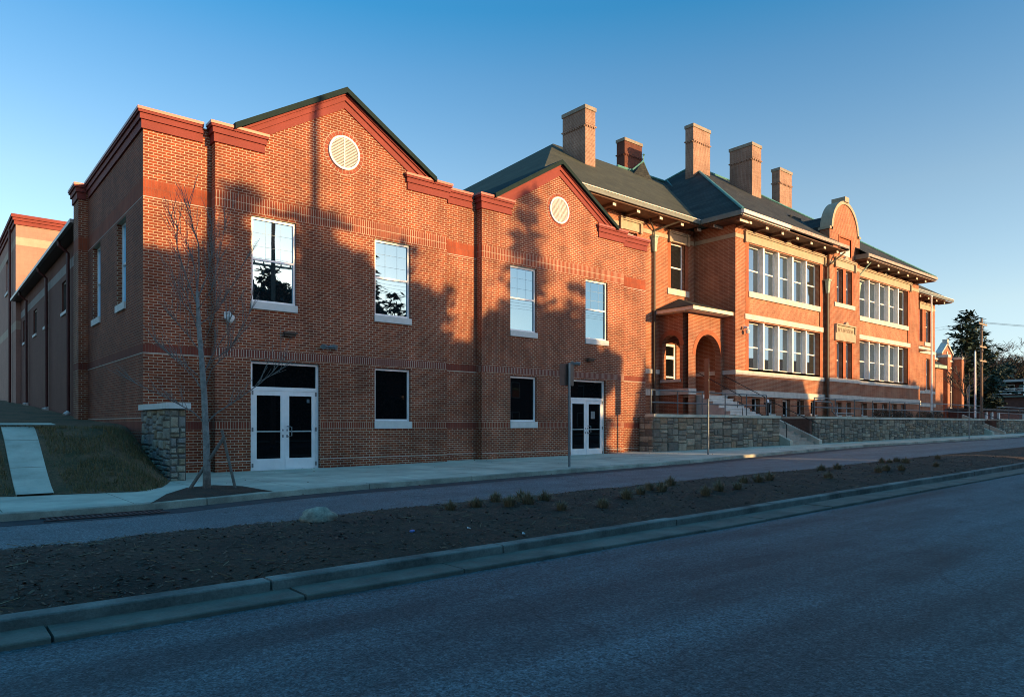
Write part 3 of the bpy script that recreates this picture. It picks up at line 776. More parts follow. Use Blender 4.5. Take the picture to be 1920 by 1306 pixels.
# ================================================================== STONE WORK
def ashlar(mb, mortar, ax, pl, a0, a1, zb, zt, seed, wmax=.62, hmax=.34, proud=.03):
    # random-coursed rubble: the face is split again and again, every stone its own bulged block
    r_ = random.Random(seed)
    def split(l, r, b, t):
        wd, ht = r-l, t-b
        if wd > wmax*r_.uniform(.7,1.3) and wd > ht*1.1: m = l+wd*r_.uniform(.35,.65); split(l,m,b,t); split(m,r,b,t)
        elif ht > hmax*r_.uniform(.6,1.25): m = b+ht*r_.uniform(.35,.65); split(l,r,b,m); split(l,r,m,t)
        elif wd > wmax: m = l+wd*r_.uniform(.4,.6); split(l,m,b,t); split(m,r,b,t)
        else:
            g = .011; l2, r2, b2, t2 = l+g, r-g, b+g, t-g; pr = proud*r_.uniform(.5,1.3); e = min(.03, (r2-l2)*.2, (t2-b2)*.2)
            j = lambda: r_.uniform(-.006,.006)
            o = [P(ax,pl,l2+j(),0,b2+j()),P(ax,pl,r2+j(),0,b2+j()),P(ax,pl,r2+j(),0,t2+j()),P(ax,pl,l2+j(),0,t2+j())]
            i = [P(ax,pl,l2+e+j(),-pr+j(),b2+e),P(ax,pl,r2-e+j(),-pr+j(),b2+e),P(ax,pl,r2-e,-pr+j(),t2-e+j()),P(ax,pl,l2+e,-pr+j(),t2-e+j())]
            mb.add(o+i, [(4,5,6,7),(0,1,5,4),(1,2,6,5),(2,3,7,6),(3,0,4,7)])
    n = max(1, round((a1-a0)/1.6))
    for k in range(n):
        l, r = a0+(a1-a0)*k/n, a0+(a1-a0)*(k+1)/n
        split(l, r, zb((l+r)/2), zt)
    mortar.quad(P(ax,pl,a0,0,zb(a0)-.3),P(ax,pl,a1,0,zb(a1)-.3),P(ax,pl,a1,0,zt),P(ax,pl,a0,0,zt))
    
pier = thing("stone_pier_wall", "short stone wall with a concrete cap holding back the grass bank at the annex corner", "wall", (4.27, 16.2, 0))
ps, pm = MB(), MB()
ashlar(ps, pm, 'x', 16.22, 4.12, 4.44, lambda x: -.02, 1.54, 4, .3, .26, .035)
ashlar(ps, pm, 'y', 4.12, 16.22, 18.6, lambda y: -.02, 1.54, 5, .42, .28, .035)
pm.box(4.125, 4.44, 16.225, 18.63, -.3, 1.54)
ps.build("stonework", M['pier_stone'], pier); pm.build("mortar", M['mortar'], pier)
pc = MB(); pc.box(4.03, 4.52, 16.12, 18.62, 1.545, 1.67); pc.build("coping", M['cast_sill'], pier)

TZ = 1.5
SW = [(22.44,32.1,"stone wall with grey coping between the annex and the first steps", 21), (35.6,62.0,"long stone wall with grey coping right of the first steps", 22), (65.4,110,"far stone wall beyond the second steps by the brick house", 23)]
for a0, a1, lb, sd in SW:
    t_ = thing("stone_wall", lb, "wall", (a0, 17.9, rise(a0)), "stone walls along the pavement")
    s1, m1 = MB(), MB()
    ashlar(s1, m1, 'x', 17.9, a0, a1, lambda x: rise(x)-.03, TZ, sd, .75, .36, .045)
    ashlar(s1, m1, 'y', a0, 17.9, 20.0 if a0 > 30 else 18.6, lambda y: rise(a0)-.03, TZ, sd+10, .5, .3, .03)
    m1.quad((a1,17.9,rise(a1)-.3),(a1,20.4,rise(a1)-.3),(a1,20.4,TZ),(a1,17.9,TZ))
    s1.build("stonework", M['stone'], t_); m1.build("mortar", M['mortar'], t_)
    c1 = MB(); x = a0-.05; rr2 = random.Random(sd)
    while x < a1-.01:
        L = min(rr2.uniform(1.3,2.3), a1+.03-x); j = rr2.uniform(-.006,.006)
        c1.box(x+.005, x+L-.005, 17.81+j, 18.28, TZ+.004, TZ+.125+j); x += L
    if a0 > 30: c1.box(a0-.06, a0+.40, 18.285, 20.4, TZ+.004, TZ+.12)
    c1.build("coping", M['concrete'], t_)
te = MB()
for x0, x1, y0 in ((22.44,32.1,18.05),(32.1,35.6,20.35),(35.6,62,18.05),(62,65.4,20.35),(65.4,110,18.05)):
    te.quad((x0,y0,TZ),(x1,y0,TZ),(x1,60,TZ),(x0,60,TZ))
te.quad((110,18.05,TZ),(500,18.05,TZ+4),(500,200,TZ+6),(110,60,TZ+1)); te.quad((22.44,60,TZ),(110,60,TZ),(110,300,TZ+3),(22.44,300,TZ+3))
struct(te.build("terrace", M['bank']))
dg = MB(); rg = random.Random(21)
for _ in range(4200):
    x = 35.8+rg.random()**1.3*45; y = 18.3+rg.random()*.9; 
    if 62 < x < 65.5: continue
    h = rg.uniform(.08,.26); a = rg.uniform(0,6.28); dx, dy = math.cos(a)*.012, math.sin(a)*.012
    dg.tri((x-dx,y-dy,TZ),(x+dx,y+dy,TZ),(x+rg.uniform(-.05,.05),y+rg.uniform(-.05,.05),TZ+h))
struct(dg.build("dry_grass", M['dry_grass']), "stuff")
for i, (a0, lb) in enumerate(((32.1,"tan concrete steps with a sloping cheek wall, first gap in the stone wall"),(62.0,"far concrete steps with a sloping cheek wall near the brick house"))):
    st = thing("street_steps", lb, "steps", (a0+1.6, 17.9, rise(a0)), "steps through the stone wall")
    s = MB(); z0 = rise(a0+1.5); n = 8; y = 17.6
    for k in range(n):
        zt = z0+(TZ-z0)*(k+1)/n
        s.box(a0+.32, a0+2.9, y, 20.34, zt-(TZ-z0)/n-(.3 if k == 0 else 0), zt-.002*0); y += .34
    s.build("tread", M['tan_step'], st)
    c = MB()
    for (u0, u1) in ((a0+.02, a0+.31), (a0+2.91, a0+3.2)):
        y1 = 20.3 if u0 > a0+1 else 18.1
        c.prism([(u0,17.35,z0-.2),(u0,17.35,z0+.22),(u0,17.5,z0+.30),(u0,y1,z0+.30+(y1-17.5)*.46),(u0,y1,z0-.2)], (u1-u0,0,0))
    build_parts(c, "cheek_wall", M['concrete'], st)
    bk_ = MB(); bk_.box(a0+3.205, a0+3.45, 18.0, 20.35, z0-.2, TZ-.01); bk_.build("side_wall", plain("dark_brick_side", (.10,.06,.045), .9, .25, 4), st)
    h = MB()
    h.tube([(a0+.2,17.62,z0+.25),(a0+.2,17.62,z0+1.0),(a0+.2,17.75,z0+1.12)], .025, 6)
    h.tube([(a0+3.1,17.5,z0+.30),(a0+3.1,17.5,z0+1.05),(a0+3.1,20.3,z0+2.35),(a0+3.1,20.3,z0+1.3)], .025, 6)
    h.tube([(a0+.2,18.0,z0+1.0),(a0+.2,20.3,z0+2.2),(a0+.2,20.3,TZ)], .025, 6)
    build_parts(h, "handrail", M['black_metal'], st)
def railing(a0, a1, lb, posts, y=18.05):
    t_ = thing("railing", lb, "railing", (a0, y, TZ+.12), "pipe railings on the stone wall")
    r_ = MB()
    for z in (TZ+1.10, TZ+.60): r_.tube([(a0,y,z),(a1,y,z)], .026, 8)
    r_.build("rail", M['rail'], t_)
    n = posts
    for k in range(n):
        p = MB(); x = a0+(a1-a0)*k/(n-1); p.tube([(x,y,TZ+.10),(x,y,TZ+1.10)], .026, 8); p.build("post", M['rail'], t_)
    return t_
railing(22.5, 31.2, "grey pipe railing on the wall in front of the porch steps", 6)
railing(35.9, 61.6, "long grey pipe railing in front of the old school windows", 12)
railing(65.6, 105, "far grey pipe railing in front of the brick house", 14)

# ================================================================== OLD SCHOOL
YW, YB, YC, CX = 21.0, 23.6, 20.7, 45.17
def mir(x): return 2*CX-x
ZE = 12.14
school = thing("old_school", "old red brick school with slate hip roof, tall chimneys and a curved gable", "building", (33.2, 21.0, TZ))
ow, jb, pb = MB(), MB(), MB()
grp = [(34.47, 42.46), (mir(42.46), mir(34.47))]
base_w = [34.8, 36.42, 38.05, 39.7, 41.3]
def wing_wall(a0, a1, g0, g1, mirror):
    ops = [(g0,g1,4.23,6.82),(g0,g1,7.18,8.11),(g0,g1,8.42,11.01)]
    bw_ = [(b, b+.82, 1.79, 2.64) for b in base_w] if not mirror else [(mir(b+.82), mir(b), 1.79, 2.64) for b in base_w]
    if not mirror: bw_[2] = (bw_[2][0], bw_[2][1], TZ, 2.64)
    wall_cells(ow, 'x', YW, a0, a1, .8, 11.95, ops+bw_, .40)
    abox(pb, 'x', YW, g0, g1, .03, .1, 7.18, 8.11)
    for l, r in ((g0-.27,g0), (g1,g1+.27)):
        for z0, z1 in ((4.10,6.89),(7.18,11.07)): abox(jb, 'x', YW, l, r, -.012, .05, z0, z1)
        # toothed edge of the smooth jamb
        z = 4.12
        while z < 11.0:
            if not (6.8 < z < 7.2):
                if l < g0: abox(jb, 'x', YW, l-.07, l, -.010, .05, z, z+.3)
                else: abox(jb, 'x', YW, r, r+.07, -.010, .05, z, z+.3)
            z += .62
    return bw_
BW1 = wing_wall(33.2, 43.1, *grp[0], False); BW2 = wing_wall(47.25, 57.9, *grp[1], True)
wall_cells(ow, 'y', 33.2, YW, YB, .8, 11.95, [], 0); wall_cells(ow, 'y', 57.9, YW, YB, .8, 11.95, [], 0)
# middle bay
cops = [(44.02,44.89,4.12,6.42),(45.26,46.12,4.12,6.42),(44.02,44.89,8.84,11.01),(45.26,46.12,8.84,11.01)]
cbase = [(44.0,44.7,1.79,2.6),(45.3,46.0,1.79,2.6)]
gp = (44.36,45.98,11.9,13.02)
wall_cells(ow, 'x', YC, 43.1, 47.25, .8, 13.31, cops+cbase+[gp], .4)
wall_cells(ow, 'y', 43.1, YC, YC+.62, .8, 13.31, [], 0); wall_cells(ow, 'y', 47.25, YC, YC+.62, .8, 13.31, [], 0)
ow.quad((43.1,YC+.62,11.5),(47.25,YC+.62,11.5),(47.25,YC+.62,13.31),(43.1,YC+.62,13.31))
arc = [(CX+1.70*math.cos(a), 13.31+1.85*math.sin(a)) for a in [math.pi*k/28 for k in range(29)]]
ow.prism([(x,YC,z) for x, z in arc], (0,.62,0))
abox(jb, 'x', YC, gp[0], gp[1], .06, .1, gp[2], gp[3])
for b in ((gp[0]-.10,gp[0],gp[2],gp[3]+.10),(gp[1],gp[1]+.10,gp[2],gp[3]+.10),(gp[0],gp[1],gp[3],gp[3]+.10)):
    abox(jb, 'x', YC, b[0], b[1], -.03, .05, b[2], b[3])
for l, r in ((43.8,44.02),(44.89,45.26),(46.12,46.34)):
    for z0, z1 in ((4.12,6.46),(8.84,11.07)): abox(jb, 'x', YC, l, r, -.012, .05, z0, z1)
# back walls
bops = [(27.2,28.3,8.53,11.0),(31.08,32.37,8.53,11.07)]
door_b = (30.6,31.6,2.87,5.55)
wall_cells(ow, 'x', YB, 21.6, 33.2, .8, 11.95, bops+[door_b], .35)
rops = [(66.6,67.6,8.3,11.05),(65.25,65.9,8.3,11.05),(66.7,67.5,4.2,6.9)]
wall_cells(ow, 'x', YB, 57.9, 68.74, .8, 11.95, rops, .35)
wall_cells(ow, 'y', 21.6, YB, 40, .8, 11.95, [], 0); wall_cells(ow, 'y', 68.74, YB, 40, .8, 11.95, [], 0)
for l, r, b, t in bops+rops:
    for a, c_ in ((l-.24,l),(r,r+.24)): abox(jb, 'x', YB, a, c_, -.012, .05, b, t)
ow.build("wall", M['old_brick'], school); build_parts(jb, "brick_jamb", M['jamb_brick'], school); build_parts(pb, "brick_panel", M['panel_brick'], school)

# stone bands
tr, cr = MB(), MB()
def band(mb, z0, z1, pr):
    for ax, pl, a0, a1 in (('x',YB,21.6,30.08),('y',33.2,YW-pr,YB-pr*1.01),('x',YW,33.2,43.1-pr),('x',YC,43.1-pr,47.25+pr),('x',YW,47.25+pr,57.9+pr),('x',YB,57.9,68.74)):
        if ax == 'y': mb.box(pl-pr, pl-.001, a0, a1, z0, z1)
        else: abox(mb, ax, pl, a0, a1, -pr, .02, z0, z1)
band(tr, 3.87, 4.10, .05); band(tr, 2.72, 3.05, .08)
def band_cut(mb, z0, z1, pr):
    for ax, pl, a0, a1 in (('x',YB,21.6,26.9),('x',YB,28.6,30.85),('x',YB,32.62,33.2-pr),('x',YW,33.2,34.05),('x',YC,43.1-pr,43.7),('x',YC,46.5,47.25+pr),('x',YW,57.9-1.5,57.9+pr),('x',YB,57.9,65.0),('x',YB,67.85,68.74)):
        abox(mb, ax, pl, a0, a1, -pr, .02, z0, z1)
    mb.box(33.2-pr, 33.199, YW-pr, YB-.06, z0, z1)
band_cut(cr, 11.16, 11.38, .03)
def lintel(a0, a1, pl, crest):
    abox(cr, 'x', pl, a0, a1, -.05, .02, 11.07, 11.50)
    abox(cr, 'x', pl, a0-.03, a1+.03, -.12, .02, 11.505, 11.57); abox(cr, 'x', pl, a0-.06, a1+.06, -.17, .02, 11.573, 11.63)
    for x in (a0-.05, a1-.10): abox(cr, 'x', pl, x, x+.15, -.15, -.055, 11.0, 11.50)
    if crest:
        c = (a0+a1)/2; cr.prism([(c-.28,pl-.16,11.633),(c+.28,pl-.16,11.633),(c+.06,pl-.16,11.84),(c-.06,pl-.16,11.84)], (0,.17,0))
lintel(34.05, 43.0, YW, True); lintel(mir(43.0), mir(34.05), YW, True); lintel(43.72, 46.48, YC, True)
lintel(26.95, 28.55, YB, False); lintel(30.9, 32.58, YB, False); lintel(65.05, 67.8, YB, False)
for g0, g1 in grp:
    abox(tr, 'x', YW, g0-.02, g1+.02, -.06, .38, 8.11, 8.419); abox(tr, 'x', YW, g0-.38, g1+.38, -.05, .02, 6.892, 7.178)
    abox(tr, 'x', YW, g0, g1, -.0, .38, 4.10, 4.229)
abox(tr, 'x', YC, 43.7, 46.5, -.06, .38, 8.58, 8.839)
for l, r, b, t in bops+rops[:1]: abox(tr, 'x', YB, l-.3, r+.3, -.06, .3, b-.32, b-.002)
abox(tr, 'x', YB, 66.4, 67.8, -.06, .3, 3.9, 4.19); abox(tr, 'x', YB, 65.0, 68.74, -.10, .02, 7.3, 7.55)
build_parts(tr, "stone_band", M['stone_trim'], school); build_parts(cr, "stone_lintel", M['cream_stone'], school)
# name plaque and its lettering
pq = MB()
abox(pq, 'x', YC, 43.70, 46.48, -.10, .02, 6.47, 7.02); abox(pq, 'x', YC, 43.86, 46.32, -.07, .02, 7.022, 7.42)
abox(pq, 'x', YC, 43.78, 46.40, -.17, .02, 7.425, 7.50); abox(pq, 'x', YC, 43.74, 43.86, -.15, .02, 6.95, 7.42); abox(pq, 'x', YC, 46.32, 46.44, -.15, .02, 6.95, 7.42)
pq.prism([(CX-.3,YC-.16,7.502),(CX+.3,YC-.16,7.502),(CX+.05,YC-.16,7.70),(CX-.05,YC-.16,7.70)], (0,.16,0))
pqo = pq.build("name_plaque", M['cream_stone'], school)
tc = bpy.data.curves.new("lettering", 'FONT'); tc.body = "PRICE AVE SCHOOL"; tc.size = .30; tc.align_x = 'CENTER'; tc.extrude = .006; tc.resolution_u = 2
to = bpy.data.objects.new("lettering", tc); col.objects.link(to)
dg_ = bpy.context.evaluated_depsgraph_get(); me = bpy.data.meshes.new_from_object(to.evaluated_get(dg_)); bpy.data.objects.remove(to)
xs_ = [v.co.x for v in me.vertices]; wdt = max(xs_)-min(xs_); kx = 2.25/wdt
for v in me.vertices: v.co = Vector((v.co.x*kx+45.09, YC-.105-v.co.z, 7.00+v.co.y*1.25 if False else 6.99+v.co.y*1.3))
me.materials.append(plain("carved_letter", (.20,.15,.09), .9, .1, 5)); lo = bpy.data.objects.new("lettering", me); col.objects.link(lo); lo.parent = pqo
for v in me.vertices: v.co.y += .03
dp = MB(); abox(dp, 'x', YC, 44.5, 45.85, .0, .055, 11.92, 12.42); dp.build("date_stone", M['stone_trim'], school)
# gable coping
gc = MB(); n = 28
for k in range(n):
    a0, a1 = math.pi*k/n, math.pi*(k+1)/n
    q = [(CX+rx*math.cos(a), YC-.06, 13.31+rz*math.sin(a)) for rx, rz, a in ((1.702,1.852,a0),(1.702,1.852,a1),(1.90,2.06,a1),(1.90,2.06,a0))]
    gc.prism(q, (0,.76,0))
gc.box(43.02,43.45,YC-.06,YC+.70,13.315,13.46); gc.box(46.9,47.33,YC-.06,YC+.70,13.315,13.46)
gc.box(CX-.28,CX+.28,YC-.14,YC+.74,15.30,15.62)
gc.build("gable_coping", M['cream_stone'], school)

# windows of the wings
for gi, (g0, g1) in enumerate(grp):
    mu = MB(); pitch = (g1-g0)/5
    for k in range(1, 5):
        x = g0+pitch*k
        for z0, z1 in ((4.232,6.818),(8.422,11.008)): mu.box(x-.075, x+.075, YW+.03, YW+.36, z0, z1)
    build_parts(mu, "mullion", M['wood_white'], school)
    for k in range(5):
        l, r = g0+pitch*k+(.076 if k else 0), g0+pitch*(k+1)-(.076 if k < 4 else 0)
        for z0, z1, rl in ((4.23,6.82,5.46),(8.42,11.01,9.68)):
            window(school, 'x', YW, l, r, z0, z1, .29, .075, [rl], M['wood_white'], M['old_glass'])
for l, r, b, t in cops: window(school, 'x', YC, l, r, b, t, .27, .075, [(b+t)/2], M['wood_white'], M['dim_glass'])
for l, r, b, t in bops: window(school, 'x', YB, l, r, b, t, .2, .08, [(b+t)/2-.05], M['wood_white'], M['dim_glass'])
for l, r, b, t in rops: window(school, 'x', YB, l, r, b, t, .2, .07, [(b+t)/2], M['wood_white'], M['dim_glass'])
for l, r, b, t in BW1+BW2+cbase:
    if b < 1.6:
        f = MB(); f.box(l+.004,l+.07,YW+.18,YW+.26,b,t-.004); f.box(r-.07,r-.004,YW+.18,YW+.26,b,t-.004); f.box(l+.07,r-.07,YW+.18,YW+.26,t-.11,t-.004)
        do = f.build("basement_door", M['wood_white'], school); p = MB(); p.quad((l+.05,YW+.22,b),(r-.05,YW+.22,b),(r-.05,YW+.22,t-.05),(l+.05,YW+.22,t-.05)); p.build("pane", M['dark_glass'], do)
        nb = MB(); nb.box(l+.12,l+.30,YW+.205,YW+.215,1.70,1.78); nb.box(l+.40,l+.58,YW+.205,YW+.215,1.70,1.78); nb.build("kick_plate", M['wood_white'], do)
    else: window(school, 'x', YC if (l > 43.1 and r < 47.25) else YW, l, r, b, t, .24, .06, [], M['wood_white'], M['dark_glass'], (.10,.03,.02), M['stone_trim'])

# roofs
ro = MB()
E0, E1 = (20.7,22.5,ZE), (mir(20.7),22.5,ZE); R0, R1 = (30.4,32.1,18.75), (mir(30.4),32.1,18.75); E2, E3 = (mir(20.7),41.7,ZE), (20.7,41.7,ZE)
ro.quad(E0, E1, R1, R0); ro.tri(E0, R0, E3); ro.tri(E1, E2, R1); ro.quad(E3, R0, R1, E2)
ro.build("main_roof", M['olive_slate'], school)
rw = MB()
F0, F1 = (32.15,19.9,ZE+.01), (mir(32.15),19.9,ZE+.01); G0, G1 = (43.0,30.7,19.9), (mir(43.0),30.7,19.9); H0, H1 = (32.15,41.5,ZE), (mir(32.15),41.5,ZE)
rw.tri(F0, G0, H0); rw.tri(F1, H1, G1); rw.quad(H0, G0, G1, H1)
# front slope leaves a notch for the middle bay
def fz(y): return ZE+.01+(19.9-ZE-.01)*(y-19.9)/10.8
NL, NR, NY_ = 43.09, 47.26, YC+.62
rw.add([F0,(43.75,19.9,ZE+.01),(43.75,YC-.03,fz(YC-.03)),(NL,YC-.03,fz(YC-.03)),(NL,NY_,fz(NY_)),(NR,NY_,fz(NY_)),(NR,YC-.03,fz(YC-.03)),(46.6,YC-.03,fz(YC-.03)),(46.6,19.9,ZE+.01),F1,G1,G0], [(0,1,2,3,4,11),(4,5,10,11),(5,6,7,8,9,10)])
rw.build("front_roof", M['slate'], school)
# saddle behind the curved gable, with a small flat hatch
sd = MB(); sd.prism([(43.3,NY_,13.0),(47.04,NY_,13.0),(47.04,NY_,13.6),(CX,NY_,14.7),(43.3,NY_,13.6)], (0,4.2,0)); sd.box(43.2,44.6,23.3,24.4,14.0,14.75)
sd.build("saddle_roof", M['slate'], school)
hc_ = MB()
for a, b in ((F0,G0),(F1,G1),(G0,G1),(G0,(41.6,32.1,18.85))): hc_.tube([Vector(a)+Vector((0,0,.03)), Vector(b)+Vector((0,0,.03))], .085, 6)
hc_.tube([(36.4,32.1,18.78),(41.6,32.1,18.85)], .09, 6)
hc_.tube([(32.5,22.5,ZE+.04),(41.6,31.9,18.85)], .07, 6)
# little copper-ridged gablet with a finial
gb0 = (38.3,31.4,19.35)
hc_.tube([(37.4,31.6,18.6),gb0],.05,5); hc_.tube([gb0,(39.6,32.0,18.85)],.05,5); hc_.tube([gb0,(38.3,31.4,19.7),(38.35,31.4,19.8)],[.05,.04,.10],6)
build_parts(hc_, "copper_ridge", M['copper'], school)
gbm = MB(); gbm.add([(37.4,31.5,18.3),(39.4,31.5,18.3),gb0,(38.6,30.9,17.9),(38.3,33.0,18.7)], [(0,3,2),(3,1,2),(1,4,2),(4,0,2)]); gbm.build("gablet", M['slate'], school)

# eaves: gutter, soffit and projecting rafter tails
so_, g1_, g2_, g3_ = MB(), MB(), MB(), MB()
for a0, a1, y0, y1 in ((20.7,32.14,22.52,YB+.02),(mir(32.14),mir(20.7),22.52,YB+.02)):
    so_.box(a0,a1,y0,y1,ZE-.30,ZE-.26); g3_.box(a0,a1,22.40,22.519,ZE-.23,ZE-.03); g1_.box(a0,a1,22.37,22.519,ZE-.028,ZE+.015)
so_.box(32.2,43.08,19.96,YW+.02,ZE-.30,ZE-.26); so_.box(43.09,43.7,19.96,YC-.02,ZE-.30,ZE-.26)
so_.box(mir(43.08),mir(32.2),19.96,YW+.02,ZE-.30,ZE-.26); so_.box(46.65,47.24,19.96,YC-.02,ZE-.30,ZE-.26)
so_.box(32.2,33.22,YW+.03,22.39,ZE-.30,ZE-.26); so_.box(mir(33.22),mir(32.2),YW+.03,22.39,ZE-.30,ZE-.26)
g1_.box(32.08,36.8,19.80,19.955,ZE-.17,ZE+.02); g1_.box(32.12,36.8,19.88,19.956,ZE-.26,ZE-.22)
g2_.box(36.802,43.75,19.80,19.955,ZE-.17,ZE+.02); g2_.box(46.6,mir(32.1),19.80,19.955,ZE-.16,ZE+.02); g2_.box(46.6,mir(32.1),19.88,19.956,ZE-.27,ZE-.23)
g3_.box(32.06,32.155,19.96,22.398,ZE-.24,ZE-.0); g3_.box(mir(32.155),mir(32.06),19.96,22.398,ZE-.24,ZE-.0)
g3_.box(43.752,43.85,19.80,YC-.01,ZE-.26,ZE+.02); g3_.box(46.49,46.598,19.80,YC-.01,ZE-.26,ZE+.02)
build_parts(so_, "soffit", M['soffit'], school); build_parts(g1_, "gutter", M['fascia_white'], school)
build_parts(g2_, "gutter", plain("peeling_gutter", (.36,.29,.25), .7, .4, 9), school); build_parts(g3_, "gutter", M['fascia'], school)
def tail(x0, x1, y0, y1):
    t = MB(); t.box(x0+.02,x1-.02,y0+.02,y1,ZE-.43,ZE-.302); to_ = t.build("rafter_tail", M['soffit'], school)
    t = MB(); t.box(x0,x1,y0-.02,y0+.018,ZE-.45,ZE-.303); t.build("end_cap", M['tail'], to_)
x = 22.0
while x < 32:
    tail(x-.11, x+.11, 22.72, YB-.01); tail(mir(x)-.11, mir(x)+.11, 22.72, YB-.01); x += 1.78
x = 33.35
while x < 43.2:
    tail(x-.11, x+.11, 20.2, (YW if x < 43 else YC)-.01); tail(mir(x)-.11, mir(x)+.11, 20.2, YW-.01); x += 1.62
for y in (20.35, 21.9): tail(32.4, 33.19, y-.11, y+.11)
tail(32.3, 32.62, 22.75, 23.0)

# downpipes with hoppers
def downpipe(x, y, zt, mat, hop, elbows):
    p = MB(); p.tube([(x,y,zt-.3),(x,y,TZ)], .065, 8)
    for e in elbows: p.tube(e, .05, 6)
    po = p.build("downpipe", mat, school)
    if hop:
        h = MB(); h.add([(x-.14,y-.14,zt),(x+.14,y-.14,zt),(x+.14,y+.10,zt),(x-.14,y+.10,zt),(x-.07,y-.08,zt-.75),(x+.07,y-.08,zt-.75),(x+.07,y+.06,zt-.75),(x-.07,y+.06,zt-.75)],[(0,1,2,3),(0,4,5,1),(1,5,6,2),(2,6,7,3),(3,7,4,0),(4,7,6,5)])
        h.box(x-.17,x+.17,y-.17,y+.11,zt+.002,zt+.10); h.build("hopper", M['verdigris'], po)
downpipe(29.55, YB-.12, 11.0, M['dark_pipe'], True, [[(29.55,YB-.12,10.9),(29.55,YB-.12,11.35),(28.9,YB-.3,11.85)],[(29.55,YB-.12,11.35),(30.6,22.6,11.86)]])
downpipe(43.0, YC-.12+.2, 10.05, M['dark_pipe'], True, [[(43.0,YC+.08,10.0),(43.0,YC+.08,10.9),(43.05,YC-.1,11.1),(43.9,20.1,11.85)]])
downpipe(47.38, YC+.16, 10.4, M['verdigris'], True, [[(47.38,YC+.16,10.3),(47.38,YC+.16,10.9),(47.8,20.2,11.85)]])

# chimneys
def chimney(x0, x1, y0, y1, zb, zt, mat):
    c = MB(); c.box(x0,x1,y0,y1,zb,zt-.22)
    co = c.build("chimney", mat, school)
    k = MB(); k.box(x0-.05,x1+.05,y0-.05,y1+.05,zt-.218,zt); k.build("cap", plain("chimney_cap", (.25,.22,.17), .85, .2, 4), co)
    d = MB(); zz = zt-1.15
    d.box(x0-.06,x1+.06,y0-.06,y1+.06,zz,zz+.07)
    nx = max(2, int((x1-x0)/.2)); ny = max(2, int((y1-y0)/.2))
    for i in range(nx): a = x0+(x1-x0)*(i+.2)/nx; d.box(a,a+.1,y0-.055,y0-.001,zz-.09,zz-.001)
    for i in range(ny): a = y0+(y1-y0)*(i+.2)/ny; d.box(x0-.055,x0-.001,a,a+.1,zz-.09,zz-.001)
    d.build("corbel", mat, co)
chimney(29.46,30.3,28.4,30.27,14.6,19.65,M['chimney_brick'])
chimney(38.45,40.35,33.2,33.95,15.5,21.6,M['dark_chimney'])
chimney(40.35,42.3,28.75,29.4,15.0,21.67,M['chimney_brick'])
chimney(45.1,46.3,27.2,29.0,15.0,21.15,M['chimney_brick'])
chimney(50.3,52.1,28.0,28.65,14.0,20.8,M['chimney_brick'])

